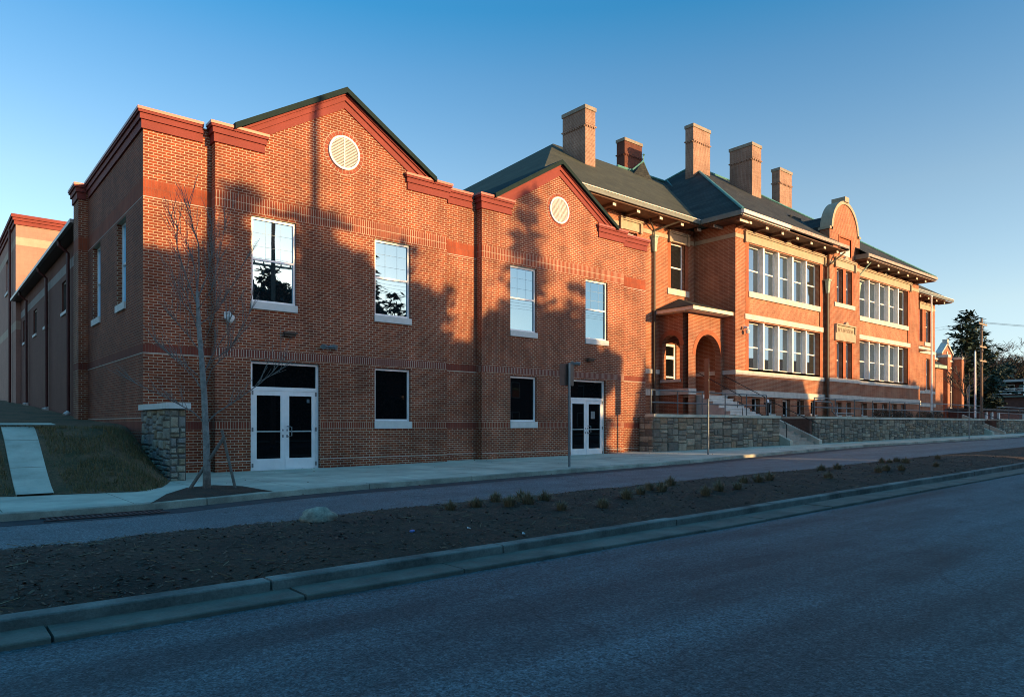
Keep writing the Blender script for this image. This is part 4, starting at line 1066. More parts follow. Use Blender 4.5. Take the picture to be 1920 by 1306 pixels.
# corner porches with round arches
def porch(m, full):
    f = (lambda x: mir(x)) if m else (lambda x: x)
    wn = MB(); YP, XP, zt = 21.75, 30.1, 6.95
    def arch_wall(ax, pl, a0, a1, o0, o1, zb, zs, depth, fl):
        # wall with a round-headed opening, thick reveals
        r = (o1-o0)/2; c = (o0+o1)/2; n = 16
        q = lambda a, b, z: (fl(a), pl+b, z) if ax == 'x' else (fl(pl+b), a, z)
        for b in (0, depth):
            wn.quad(q(a0,b,TZ-.4),q(o0,b,TZ-.4),q(o0,b,zs),q(a0,b,zs)); wn.quad(q(o1,b,TZ-.4),q(a1,b,TZ-.4),q(a1,b,zs),q(o1,b,zs))
            if zb > TZ: wn.quad(q(o0,b,TZ-.4),q(o1,b,TZ-.4),q(o1,b,zb),q(o0,b,zb))
            wn.quad(q(a0,b,zs),q(o0,b,zs),q(o0,b,zt),q(a0,b,zt)); wn.quad(q(o1,b,zs),q(a1,b,zs),q(a1,b,zt),q(o1,b,zt))
            for k in range(n):
                t0, t1 = math.pi*k/n, math.pi*(k+1)/n
                p0, p1 = (c-r*math.cos(t0), zs+r*math.sin(t0)), (c-r*math.cos(t1), zs+r*math.sin(t1))
                wn.quad(q(p0[0],b,p0[1]),q(p1[0],b,p1[1]),q(p1[0],b,zt),q(p0[0],b,zt))
        for k in range(n):
            t0, t1 = math.pi*k/n, math.pi*(k+1)/n
            p0, p1 = (c-r*math.cos(t0), zs+r*math.sin(t0)), (c-r*math.cos(t1), zs+r*math.sin(t1))
            wn.quad(q(p0[0],0,p0[1]),q(p1[0],0,p1[1]),q(p1[0],depth,p1[1]),q(p0[0],depth,p0[1]))
            for s_ in (0,):                   # raised brick arch ring
                e = [(c-rr*math.cos(t), zs+rr*math.sin(t)) for rr, t in ((r+.005,t0),(r+.005,t1),(r+.26,t1),(r+.26,t0))]
                rg_.prism([q(a,-.015,z) for a, z in e], tuple(Vector(q(0,.02,0))-Vector(q(0,0,0))))
        wn.quad(q(o0,0,zb),q(o0,depth,zb),q(o0,depth,zs),q(o0,0,zs)); wn.quad(q(o1,0,zb),q(o1,depth,zb),q(o1,depth,zs),q(o1,0,zs)); wn.quad(q(o0,0,zb),q(o1,0,zb),q(o1,depth,zb),q(o0,depth,zb))
    rg_ = MB()
    arch_wall('x', YP, XP, 33.2, 30.72, 32.96, 2.87, 4.80, .34, f)
    arch_wall('y', XP, YP+.34, YB, 22.28, 23.42, 3.55, 5.3, .34, f)
    po = wn.build("porch", M['old_brick'], school); build_parts(rg_, "arch_ring", M['jamb_brick'], po)
    bx = lambda mb, x0, x1, *r: mb.box(min(f(x0),f(x1)), max(f(x0),f(x1)), *r)
    fl_ = MB(); bx(fl_, 30.15, 33.2, YP+.02, YB, 2.6, 2.86); fl_.build("floor", M['tan_step'], po)
    tb = MB(); bx(tb, 30.03, 30.70, YP-.06, YP+.02, 2.74, 3.05); bx(tb, 30.03, 30.12, YP+.02, YB, 2.74, 3.05); bx(tb, 30.04, 30.12, 22.2, 23.5, 3.40, 3.545); tb.build("stone_band", M['stone_trim'], po)
    # cornice boards and a low slate roof
    cb = MB(); bx(cb, 29.75, 33.2, 21.25, YB, 6.951, 7.0); bx(cb, 29.62, 33.2, 21.10, 21.28, 6.98, 7.16); bx(cb, 29.62, 29.78, 21.282, YB, 6.98, 7.16)
    cb.build("porch_cornice", M['tail'], po)
    rr = MB(); A, B, C, D, Pk = [(f(a), b, z) for a, b, z in ((29.55,21.05,7.17),(33.2,21.05,7.17),(29.55,YB,7.17),(33.2,YB,7.17),(31.8,YB-.02,8.05))]
    rr.tri(A, B, Pk); rr.tri(A, Pk, C); rr.tri(B, D, Pk); rr.quad(A, C, D, B); rr.build("porch_roof", M['slate'], po)
    if full:
        dr = MB(); l, r, b, t = door_b
        dr.box(l+.01,l+.14,YB+.08,YB+.18,b,t); dr.box(r-.14,r-.01,YB+.08,YB+.18,b,t); dr.box(l+.14,r-.14,YB+.08,YB+.18,t-.14,t-.005); dr.box(l+.14,r-.14,YB+.08,YB+.18,4.72,4.9); dr.box(l+.14,r-.14,YB+.10,YB+.16,b,b+.25); dr.box(l+.14,r-.14,YB+.10,YB+.16,3.72,3.80)
        dd = dr.build("porch_door", M['wood_white'], po); p = MB(); p.quad((l+.1,YB+.13,b),(r-.1,YB+.13,b),(r-.1,YB+.13,t-.1),(l+.1,YB+.13,t-.1)); p.build("pane", M['dark_glass'], dd)
        s = MB(); n = 8; y = YP-.01; h = (2.86-TZ)/n
        for k in range(n): s.box(30.78, 33.1, y-.33-.001, y, TZ-.1, 2.86-h*(k+1)+h*.0); y -= .33
        s.build("stair", M['stucco'], po)
        nz = MB(); y = YP-.01
        for k in range(n): nz.box(30.75, 33.11, y-.36, y-.002, 2.86-h*(k+1)+.002, 2.86-h*(k+1)+.035); y -= .33
        nz.build("stair_tread", M['cast_sill'], po)
        hr = MB(); hr.tube([(30.85,YP+.2,3.85),(30.85,YP-.1,3.85),(30.85,19.2,2.6),(30.85,19.1,1.6)], .022, 6); hr.tube([(33.0,YP-.1,3.85),(33.0,19.2,2.6),(33.0,19.1,1.6)], .022, 6); build_parts(hr, "handrail", M['black_metal'], po)
porch(False, True); porch(True, False)
# lamp-like cameras on the front corner
cm = MB(); cm.tube([(34.0,YW-.001,6.35),(34.0,YW-.22,6.38),(34.0,YW-.24,6.3)],.03,6); cm.tube([(34.0,YW-.24,6.3),(34.0,YW-.24,6.2),(34.0,YW-.24,6.08)],[.05,.12,.08],10); cm.tube([(33.85,YW-.1,6.42),(33.85,YW-.35,6.36)],.06,8)
cm.build("security_camera", M['camera_white'], school)

# ================================================================== STREET THINGS
def sign(loc, h, plates, lb, ry=0):
    t_ = thing("parking_sign", lb, "sign", loc, "parking signs on steel posts")
    x, y, z = loc
    p = MB(); a, b = .022, .03                # U-channel post
    p.box(x-b,x+b,y-.004,y+.0,z,z+h); p.box(x-b,x-b+.006,y,y+a*1.6,z,z+h); p.box(x+b-.006,x+b,y,y+a*1.6,z,z+h); p.build("post", M['steel'], t_)
    for (cx, cy, zc, w_, hh, ang, mt) in plates:
        q = MB(); c, s = math.cos(R(ang)), math.sin(R(ang)); r_ = .04; out = []
        for sx, sz in ((-1,-1),(1,-1),(1,1),(-1,1)):
            for k in range(4):
                aa = math.atan2(sz, sx)-math.pi/4+k*math.pi/6
                out.append((sx*(w_/2-r_)+r_*math.cos(aa), sz*(hh/2-r_)+r_*math.sin(aa)))
        q.prism([(x+cx+u*c, y+cy+u*s, z+zc+v) for u, v in out], (-s*.004, c*.004, 0)); q.build("plate", mt, t_)
    return t_
red_back = plain("red_brown_sign_back", (.17,.085,.068), .5, .12, 6, metal=.2)  # one even red-brown on the plate backs
brick_reflection_back = plain("brick_reflection_sign_back", (.16,.105,.085), .45, .1, 6, metal=.4)  # bare metal plates; the brown of reflected brick is put into their colour
g1 = ground_pt(1068, 875)
sign(tuple(g1), 2.85, [(-.13,.09,2.53,.30,.60,-5,brick_reflection_back),(.14,.09,2.53,.30,.60,14,brick_reflection_back)], "tall sign post with plate backs coloured like reflected brick in front of the right hand double doors")
g2 = ground_pt(1328.5, 852)
sign(tuple(g2), 3.5, [(0,.08,3.1,.40,.80,58,red_back),(0,.08,2.36,.40,.66,58,red_back)], "tall sign post with narrow red brown plates in front of the stone wall and arch")
g3 = ground_pt(1817.5, 822)
pk = plain("pink_sign_plate", (.42,.22,.17), .6, .1, 6)  # one even pink on both plates
sign(tuple(g3), 3.35, [(0,.08,2.95,.46,.62,12,pk),(0,.08,2.30,.46,.60,12,pk)], "far sign post with two pink plates by the far stone wall")

# young bare tree with its two stakes
bp = ground_pt(388, 916); RX, RY = .7647, -.6444; PXM = 1/(1323/(bp.x*.6444+bp.y*.7647))
tree = thing("young_tree", "young bare street tree with upright twigs in the pavement pit", "tree", tuple(bp))
rt = random.Random(4)
def tp(px, py, d=0):
    s = (px-388)*PXM; return Vector((bp.x+RX*s+.64*d, bp.y+RY*s+.77*d, bp.z+(916-py)*PXM))
trunk = MB()
tk = [(388,920),(387,860),(385,800),(383,740),(380,690),(377,650),(373,610),(371,575),(369,545)]
trunk.tube([tp(a,b,.02*math.sin(i)) for i,(a,b) in enumerate(tk)], [.075,.062,.058,.054,.05,.045,.04,.034,.028], 9)
trunk.build("trunk", M['bark'], tree, smooth=True)
tw = MB()
def branch(pts, r0, d1, twigs=4):
    r0 *= .88; twigs = int(twigs*3.2)
    q = [tp(a, b, d1*(i/(len(pts)-1))+rt.uniform(-.02,.02)) for i,(a,b) in enumerate(pts)]
    n = len(q); rs = [r0*(1-.8*i/(n-1)) for i in range(n)]
    tw.tube(q, rs, 5, False)
    for k in range(twigs):
        f = rt.uniform(.25, .98)*(n-1); i = min(n-2, int(f)); p = q[i].lerp(q[i+1], f-i); d = (q[i+1]-q[i]).normalized()
        s = 1 if rt.random() < .5 else -1
        v = (d+Vector((RX,RY,0))*s*rt.uniform(.25,.7)+Vector((0,0,rt.uniform(.1,.5)))+Vector((.64,.77,0))*rt.uniform(-.4,.4)).normalized()
        L = rt.uniform(.22,.6); m_ = p+v*L*.5+Vector((0,0,.03)); e_ = p+v*L+Vector((0,0,.09))
        tw.tube([p,m_,e_], [.0055,.0042,.0028], 4, False)
        if rt.random() < .6:
            v2 = (v+Vector((rt.uniform(-.5,.5),rt.uniform(-.5,.5),rt.uniform(.1,.6)))).normalized(); tw.tube([m_,m_+v2*L*.55], [.004,.0026], 3, False)
for pts, r0, d1, k in [
    ([(382,790),(365,772),(340,758),(310,742),(280,728),(245,708)], .017, -.2, 5), ([(386,792),(405,773),(430,757),(455,738),(482,717),(505,695),(522,668)], .020, .25, 5),
    ([(482,717),(505,702),(528,690)], .009, .3, 1),
    ([(383,735),(360,708),(335,686),(305,664)], .014, .3, 4), ([(382,712),(350,682),(325,664),(300,640)], .013, -.3, 4), ([(384,725),(402,692),(430,668),(452,640)], .014, -.3, 4),
    ([(383,700),(395,665),(408,640),(420,605),(426,565)], .014, .3, 5), ([(380,700),(398,675),(428,655),(452,612),(468,575)], .013, .1, 5),
    ([(378,662),(356,630),(338,606),(330,575)], .013, -.2, 4), ([(377,655),(398,610),(412,572),(420,520)], .013, -.2, 5),
    ([(375,630),(358,590),(345,555),(340,520)], .013, .25, 4),
    ([(371,575),(360,545),(350,515),(338,470),(334,440),(328,405)], .020, -.15, 6), ([(369,550),(372,500),(370,455),(358,420),(352,385),(340,345)], .020, .1, 6),
    ([(370,560),(385,520),(394,470),(392,430),(386,395)], .018, .2, 6), ([(372,580),(398,545),(408,500),(420,450),(428,410)], .017, -.1, 6), ([(369,545),(362,500),(346,460),(318,410)], .014, .2, 5),
    ([(371,600),(346,572),(330,540),(322,500)], .012, .0, 4), ([(373,610),(405,580),(432,530),(448,490)], .012, .2, 5)]:
    branch(pts, r0, d1, k)
tw.build("crown", M['twig'], tree)
def stake(a, b, r_, lb):
    m = MB(); m.tube([tp(*a), tp(*b)], r_, 8); o = m.build("tree_stake", M['wood'], origin=tuple(tp(*a))); tag(o, lb, "stake", "stakes beside the young tree")
stake((350,928,-.05), (419,818,.05), .032, "long slanting wooden stake leaning across the young tree's trunk")
stake((437,918,.12), (412,806,.1), .028, "shorter upright wooden stake right of the young tree")
pit = MB(); pc0 = (bp.x, bp.y); n = 26
pp = [ground_pt(*p_) for p_ in ((283,943),(312,926),(350,914),(400,909),(455,911),(512,921))]+[Vector((x_, lerp_line(FC,x_)+.18, 0)) for x_ in (4.9,4.4,3.8,3.2,2.75)]
cen = sum((Vector(p_) for p_ in pp), Vector())/len(pp)
for i in range(len(pp)): pit.tri(tuple(cen+Vector((0,0,.02))), tuple(pp[i]+Vector((0,0,.006))), tuple(pp[(i+1)%len(pp)]+Vector((0,0,.006))))
struct(pit.build("tree_pit_soil", M['soil']))
# storm drain under the kerb
dn = MB(); i0 = Vector((1.45, 11.5, -.11)); fc = lambda x: lerp_line(FC, x)
for k in range(22):
    x0 = 1.35+k*.068; dn.prism([(x0,fc(x0)-.40,-.100),(x0+.035,fc(x0)-.40,-.100),(x0+.035,fc(x0)-.05,-.100),(x0,fc(x0)-.05,-.100)], (0,0,.012))
for d in (.42,.05): dn.prism([(1.30,fc(1.3)-d,-.100),(2.88,fc(2.88)-d,-.100),(2.88,fc(2.88)-d+.03,-.100),(1.30,fc(1.3)-d+.03,-.100)], (0,0,.014))
o = dn.build("storm_drain", plain("rusty_grate", (.09,.045,.04), .7, .3, 8), origin=tuple(i0)); tag(o, "rusty storm drain grate in the lane below the left kerb", "drain")
# boulder
bl = MB(); c = ground_pt(596, 996); c.z = soil_z(c.x, c.y); nu, nv = 22, 14; vs = []; fs = []
for j in range(nv+1):
    th = math.pi*j/nv
    for i in range(nu):
        ph = 2*math.pi*i/nu; d = Vector((math.sin(th)*math.cos(ph), math.sin(th)*math.sin(ph), math.cos(th)))
        k = 1+.28*noise.noise(d*1.5+Vector((4,1,0)))+.10*noise.noise(d*4)+.05*noise.noise(d*9)
        vs.append((c.x+d.x*.20*k, c.y+d.y*.15*k, c.z+.035+d.z*.115*k))
for j in range(nv):
    for i in range(nu): fs.append((j*nu+i, j*nu+(i+1)%nu, (j+1)*nu+(i+1)%nu, (j+1)*nu+i))
bl.add(vs, fs); o = bl.build("boulder", M['boulder'], smooth=True, origin=tuple(c)); tag(o, "rounded pale grey boulder on the far edge of the median soil", "rock")
# ornamental grass tufts on the median: each its own
def tuft_mesh(seed):
    m = MB(); r_ = random.Random(seed)
    for _ in range(190):
        a = r_.uniform(0,6.28); s_ = r_.random()**.5; lean = s_*r_.uniform(.4,1.5); h = r_.uniform(.07,.19)*(1.08-.35*s_)
        bx_, by_ = math.cos(a)*.06*s_, math.sin(a)*.06*s_; tx, ty = bx_+math.cos(a)*lean*.11, by_+math.sin(a)*lean*.11
        w_ = .0035; px_, py_ = -math.sin(a)*w_, math.cos(a)*w_; mz = h*.65
        mx, my = bx_+(tx-bx_)*.4, by_+(ty-by_)*.4
        m.quad((bx_-px_,by_-py_,-.02),(bx_+px_,by_+py_,-.02),(mx+px_,my+py_,mz),(mx-px_,my-py_,mz)); m.tri((mx-px_,my-py_,mz),(mx+px_,my+py_,mz),(tx,ty,h-.02*lean))
    return m
TUFTS = [(844,955),(892,949),(930,939),(955,946),(977,938),(990,942),(1021,937),(1052,955),(1130,950),(1175,932),(1201,925),(1217,917),(1240,919),(1257,909),
 (1323,927),(1347,921),(1383,916),(1395,904),(1422,902),(1442,899),(1540,881),(1553,900),(1570,877),(1653,867),(1668,865),(1682,864),(1697,867),(1647,884),(1662,883),(1690,880),(1758,859),(1755,871)]
protos = [tuft_mesh(s_).build("tuft_mesh", M['dry_grass'], local=True) for s_ in (1,2,3)]
tmeshes = [p_.data for p_ in protos]
for p_ in protos: bpy.data.objects.remove(p_)
nb_ = ["first","second","third","fourth","fifth","sixth","seventh","eighth","ninth","tenth"]
TL = "low dry grass tuft on the dark mulch of the median"
for i, (px, py) in enumerate(TUFTS):
    p_ = ground_pt(px, py+1, .05)
    for _ in range(6): p_ = ground_pt(px, py+1, soil_z(p_.x, p_.y)-rise(p_.x))
    o = bpy.data.objects.new("grass_tuft", tmeshes[i % 3]); col.objects.link(o); o.location = (p_.x, p_.y, soil_z(p_.x,p_.y)); o.rotation_euler = (0,0,i*1.7); s_ = rt.uniform(.85,1.25)
    if px < 700: s_ = .7; o.scale = (1.5,1.5,.55)
    else: o.scale = (s_,s_,s_*rt.uniform(.85,1.1))
    tag(o, TL, "grass tuft", "dry grass tufts on the median")
def litter(px, py, mt, sz, lb):
    p_ = ground_pt(px, py, .1); z = soil_z(p_.x,p_.y)+.012
    for _ in range(6): p_ = ground_pt(px, py, soil_z(p_.x,p_.y)-rise(p_.x))
    z = soil_z(p_.x,p_.y)
    m = MB(); r_ = random.Random(px); pts = [(p_.x+sz*math.cos(a)*r_.uniform(.6,1), p_.y+sz*math.sin(a)*r_.uniform(.6,1), z+.008+r_.uniform(0,.012)) for a in [k*math.pi/3 for k in range(6)]]
    m.prism(pts, (0,0,.012)); o = m.build("litter", mt, origin=(p_.x,p_.y,z)); tag(o, lb, "litter")
litter(773, 994, M['blue_plastic'], .035, "small bright blue scrap of plastic on the median mulch")
litter(879, 992, M['paper'], .022, "small white scrap on the mulch near the blue one")
litter(982, 988, M['paper'], .022, "small white scrap on the mulch below the grass tufts")
litter(258, 1100, M['paper'], .03, "white curled paper scrap on the mulch near the median kerb")
# terrace shrubs and fittings
def leaf_blob(mb, c, rx, ry, rz, n, sz, r_, hollow=.35):
    for _ in range(n):
        d = Vector((r_.gauss(0,1),r_.gauss(0,1),r_.gauss(0,1))).normalized()*(hollow+(1-hollow)*r_.random()**.5)
        p_ = Vector(c)+Vector((d.x*rx,d.y*ry,d.z*rz)); u = Vector((r_.gauss(0,1),r_.gauss(0,1),r_.gauss(0,1))).normalized(); v = u.orthogonal().normalized()*sz*r_.uniform(.5,1); u = u*sz*r_.uniform(.5,1)
        mb.quad(p_-u, p_-v*.6, p_+u, p_+v*.6)
SHR = [(47.5,"first low shrub from the steps on the terrace, reddish brown"),(49.2,"second low shrub from the steps, broad and dark"),(51.0,"middle low shrub under the basement windows"),(54.5,"fourth low shrub, dark, near the right wing's end"),(56.6,"last low shrub beside the white flagpole")]
for i, (x, lb) in enumerate(SHR):
    t_ = thing("low_shrub", lb, "shrub", (x, 19.4, TZ), "low shrubs on the terrace"); r_ = random.Random(i); m = MB()
    leaf_blob(m, (x,19.4,TZ+.32), .85, .5, .36, 900, .06, r_); m.build("foliage", M['shrub'], t_)
    s_ = MB()
    for k in range(5): a = k*1.26; s_.tube([(x,19.4,TZ),(x+.4*math.cos(a),19.4+.25*math.sin(a),TZ+.4)],.012,4)
    s_.build("stem", M['dark_bark'], t_)
fp = thing("flagpole", "tall white flagpole standing before the right end of the old school", "flagpole", (58.45,20.3,TZ))
m = MB(); m.tube([(58.45,20.3,TZ),(58.45,20.3,10.75)], [.075,.055], 10); m.build("pole", M['white_pipe'], fp)
m = MB(); m.tube([(58.45,20.3,10.75),(58.45,20.3,10.80),(58.45,20.3,10.88),(58.45,20.3,10.93)], [.02,.08,.08,.01], 10); m.build("finial", M['white_pipe'], fp)
sp_ = thing("standpipe", "black fire standpipe with a silver cap by the school corner", "standpipe", (34.0,19.6,TZ))
m = MB(); m.tube([(34.0,19.6,TZ),(34.0,19.6,2.35)],.06,8); m.tube([(33.7,19.6,2.3),(34.3,19.6,2.3)],.05,8); m.build("pipe", M['black_metal'], sp_)
m = MB(); m.tube([(34.0,19.6,2.35),(34.0,19.6,2.45),(34.0,19.6,2.52)],[.08,.08,.03],10); m.build("cap", M['alu'], sp_)
lp = thing("ramp_handrail", "looped grey ramp handrail before the basement windows", "handrail", (38.6,19.3,TZ))
m = MB(); m.tube([(38.2,19.3,TZ),(38.2,19.3,2.35),(38.35,19.3,2.5),(40.3,19.3,2.5),(40.5,19.3,2.38),(40.5,19.3,1.95),(40.7,19.3,1.85),(43.2,19.3,1.85)],.035,8); m.build("rail", M['steel'], lp)
m = MB(); 
for x in (36.6,38.2): m.tube([(x,19.25,TZ),(x,19.25,2.55)],.03,6)
m.tube([(35.8,19.25,2.2),(44,19.25,2.2)],.02,6); m.build("post", M['black_metal'], lp)

# ================================================================== TREES
def conifer(name, loc, h, r, seed, label, cat="tree", mat='conifer', base=.12, dens=1.0, leaf=.34, power=.75, group=None):
    t_ = thing(name, label, cat, loc, group); r_ = random.Random(seed); x, y, z = loc
    tr_ = MB(); tr_.tube([(x,y,z-.3),(x+.1,y,z+h*.5),(x,y,z+h*.97)],[.028*h*.6,.016*h*.6,.01],8); tr_.build("trunk", M['dark_bark'], t_)
    m = MB(); zz = base
    while zz < .99:
        L = r*(1-zz)**power; nb = max(3, int(6*dens)); ph = r_.uniform(0,6.28)
        for k in range(nb):
            a = ph+6.283*k/nb+r_.uniform(-.35,.35); l = L*r_.uniform(.4,1.3)+.15
            droop = r_.uniform(-.05,.30); steps = max(2, int(l/(leaf*.55)))
            for i in range(steps):
                f = (i+.6)/steps; cx = x+math.cos(a)*l*f; cy = y+math.sin(a)*l*f; cz = z+h*zz+l*(.25*f-droop*f*f)
                for _ in range(3 if f > .35 else 2):
                    p_ = Vector((cx+r_.gauss(0,leaf*.35),cy+r_.gauss(0,leaf*.35),cz+r_.gauss(0,leaf*.25)))
                    u = Vector((math.cos(a+r_.gauss(0,.7)),math.sin(a+r_.gauss(0,.7)),r_.gauss(-.1,.35))).normalized(); v = u.cross(Vector((r_.gauss(0,.4),r_.gauss(0,.4),1))).normalized()
                    u *= leaf*r_.uniform(.5,1.0); v *= leaf*r_.uniform(.16,.36); m.quad(p_-u*.6, p_-v, p_+u, p_+v)
        zz += .045*r_.uniform(.7,1.3)*(1 if h > 8 else 1.6)
    m.build("crown", M[mat], t_); return t_
def bare_tree(name, loc, h, seed, label, mat='twig', depth=5, spread=.55, group=None):
    t_ = thing(name, label, "tree", loc, group); r_ = random.Random(seed); x, y, z = loc
    tr_, cr_ = MB(), MB()
    def grow(p_, d, L, rad, lv):
        n = 3; pts = [p_]; q = p_; dd = d.copy()
        for _ in range(n):
            dd = (dd+Vector((r_.gauss(0,.12),r_.gauss(0,.12),r_.gauss(.03,.08)))).normalized(); q = q+dd*L/n; pts.append(q)
        (tr_ if lv == 0 else cr_).tube(pts, [rad*(1-.45*i/n) for i in range(n+1)], 6 if lv < 2 else 3, False)
        if lv >= depth: return
        for k in range(r_.randint(2,3) if lv else 4):
            f = r_.uniform(.45,1.0) if lv else r_.uniform(.6,1.0); i = min(n-1,int(f*n)); s_ = pts[i].lerp(pts[i+1], f*n-i)
            a = r_.uniform(0,6.28); o_ = Vector((math.cos(a),math.sin(a),r_.uniform(-.1,.5))); nd = (dd*(1-spread*.6)+o_*spread*r_.uniform(.6,1.3)).normalized()
            grow(s_, nd, L*r_.uniform(.55,.8), max(.034, rad*.5), lv+1)
    grow(Vector((x,y,z-.2)), Vector((0,0,1)), h*.36, h*.02, 0)
    tr_.build("trunk", M['dark_bark'], t_); cr_.build("crown", M[mat], t_); return t_
def round_tree(name, loc, h, rx, seed, label, group=None, clumps=16, zlow=.25, leaf=.2, n=260):
    t_ = thing(name, label, "tree", loc, group); r_ = random.Random(seed); x, y, z = loc
    tr_ = MB(); tr_.tube([(x,y,z-.2),(x,y,z+h*.5)],[.2,.1],8)
    m = MB()
    for _ in range(clumps):
        a = r_.uniform(0,6.28); f = r_.uniform(zlow,.9); rr = rx*math.sqrt(max(.05,1-((f-.5)/.55)**2))*r_.uniform(.2,.85); c_ = (x+rr*math.cos(a), y+rr*math.sin(a), z+h*f); s_ = rx*r_.uniform(.3,.5)
        tr_.tube([(x,y,z+h*.35),c_],[.06,.02],4); leaf_blob(m, c_, s_, s_, s_*.8, n, leaf, r_, .2)
    tr_.build("trunk", M['dark_bark'], t_); m.build("crown", M['evergreen'], t_); return t_
# dark foliage at the left edge of the picture
round_tree("evergreen_shrub", (.25,23.2,1.2), 3.6, .95, 31, "dark evergreen shrub at the left edge before the painted hall", None, 22, .1, .07, 420)
for i, (x, y, h, rx) in enumerate(((-7.5,24,9,2.8),(-9,31,10,3.2),(-8,38.5,11,3.4))):  # unseen trees added to block sky light on the left-hand walls
    round_tree("evergreen_tree", (x,y,1.4), h, rx, 130+i, "added unseen evergreen screening the sky beyond the left picture edge", "added sky-screening evergreens", 26, .08, .3, 240)
# beyond the school
conifer("spruce_tree", (109,33.5,2.2), 14.5, 6.0, 41, "tall dark spruce beyond the school, left of the utility pole", dens=1.6, leaf=.75, base=.18)
conifer("spruce_tree", (121,36,2.4), 14.2, 4.6, 42, "second dark spruce behind the utility pole", dens=1.4, leaf=.75, base=.12)
bare_tree("bare_tree", (104,44,2.3), 17, 51, "grey bare tree rising behind the church gable", 'grey_twig', 6, .6, "bare winter trees beyond the school")
bare_tree("bare_tree", (89,27.2,2.0), 7.5, 52, "thin black bare tree beside the church wall", 'grey_twig', 5, .4, "bare winter trees beyond the school")
for i, (lx, ly, hh, lb) in enumerate(((140,40,15,"brown bare tree just right of the utility pole"),(153,42,16,"broad brown bare tree above the left end of the house roof"),(158,41,16.5,"brown bare tree behind the brick house, middle of the clump"),(166,42,16,"brown bare tree over the house roof near the right edge"),(174,42.5,17.5,"tallest brown bare tree at the right picture edge"),(147,43,14.5,"brown bare tree between the pole and the house"))):
    bare_tree("bare_tree", (lx,ly,2.4), hh*1.2, 60+i, lb, 'brown_twig', 6, .85, "bare winter trees beyond the school")
for i, (lx, ly, hh, rx, lb) in enumerate(((116,34.5,6,3.4,"dark evergreen mass at the foot of the utility pole"),(137,43,9,3.6,"dark evergreen mass right of the utility pole"),(108,34.5,5.5,3.2,"dark evergreen below the tall spruce"),(146,42,10,5,"dark evergreen mass left of the brick house"),(160,44,12,6,"tall dark evergreen behind the brick house roof"),(176,45,13,7,"dark evergreen at the right picture edge"))):
    round_tree("evergreen_shrub", (lx,ly,2.1), hh, rx, 80+i, lb, "dark evergreens beyond the school", 26, .08, .32, 300)

# ================================================================== CHURCH, HOUSE, POLES on the right
ch_ = thing("gothic_church", "distant brick church with a stone-capped gothic gable and buttresses", "church", (88,30,2))
m = MB(); m.box(88,97.2,31,44,1,8.7); m.prism([(92.3,30.95,8.7),(95.7,30.95,8.7),(95.7,30.95,9.5),(94.0,30.95,10.6),(92.3,30.95,9.5)],(0,.6,0))
m.box(78,83.6,27.9,33,1,7.1)
build_parts(m, "wall", M['old_brick'], ch_)
for x in (91.3,95.9):
    b = MB(); b.box(x,x+.8,30.0,30.99,1,9.0); b.build("buttress", M['old_brick'], ch_)
m = MB()
for x in (91.25,95.85): m.box(x,x+.9,29.95,31.05,9.005,9.3)
m.prism([(92.1,30.85,9.48),(94.0,30.85,10.75),(95.9,30.85,9.48),(95.9,30.85,9.68),(94.0,30.85,11.0),(92.1,30.85,9.68)],(0,.75,0)); m.box(93.8,94.2,30.85,31.4,10.7,11.35); m.box(92.5,95.5,30.9,30.945,7.9,8.05); m.box(93.85,94.15,30.9,30.944,8.06,9.9)
m.box(88,97.2,30.9,31.2,8.705,8.9); build_parts(m, "stone_trim", M['stone_trim'], ch_)
m = MB(); m.prism([(78,27.8,7.5),(83.7,27.8,7.5),(80.4,30.5,9.6),(78,30.5,9.6)],(0,.05,.02)); m.add([(78,27.7,7.45),(83.8,27.7,7.45),(83.8,33,7.45),(78,33,9.4),(78,30.3,9.4)],[(0,1,4),(1,2,3,4)]); m.build("side_roof", M['slate'], ch_)
m = MB(); m.box(77.9,83.85,27.6,27.9,7.1,7.44); m.build("copper_cornice", M['verdigris'], ch_)
for l, r, b, t in ((92.6,93.5,3.2,7.0),(94.5,95.4,3.2,7.0)):
    window(ch_, 'x', 30.9, l, r, b, t, .0, .09, [(b+t)/2], M['stone_trim'], M['dim_glass'], (.2,.06,.05), M['stone_trim'], fd=.09)
hs = thing("brick_house", "distant dark red house with a white railed upper porch at the right edge", "house", (134,33,2.2))
m = MB(); m.box(136.2,146,22,37.2,1.5,8.0); m.box(134.4,136.2,22,37.2,1.5,5.55); m.build("wall", M['house_brick'], hs)
m = MB(); m.box(133.6,146.5,21.5,38.2,8.0,8.35); m.build("roof", M['siding_pale'], hs)
m = MB(); m.box(133.8,136.19,21.8,37.6,5.56,5.78); m.build("porch_floor", M['fascia'], hs)
for y in (37.4,33.2,29.0,24.8):
    m = MB(); m.box(133.95,134.15,y-.1,y+.1,5.78,8.0); m.build("post", M['wood_white'], hs)
m = MB()
for z in (6.1,6.5,6.85): m.box(134.0,134.1,22,37.3,z,z+.12)
m.build("porch_rail", M['wood_white'], hs)
for y in (35.6,31.0,27): window(hs, 'y', 136.2, y-.6, y+.6, 6.1, 7.7, -.05, .12, [6.9], M['wood_white'], M['dark_glass'])
for y in (36.2,33.5): window(hs, 'y', 134.4, y-.5, y+.5, 2.3, 3.4, -.05, .12, [], M['wood_white'], M['dark_glass'])
lw = thing("low_brick_wall", "low dark brick building with white posts beyond the terrace railing", "building", (88,24,TZ))
m = MB(); m.box(90,128,26.5,29.5,1,2.75); m.build("wall", M['house_brick'], lw); m = MB(); m.box(89.7,128.2,26.2,29.8,2.75,3.0); m.build("roof", M['shingle'], lw)
for x in (92,94,96.4,106,110):
    m = MB(); m.box(x,x+.3,26.3,26.49,TZ,2.6); m.build("post", M['wood_white'], lw)
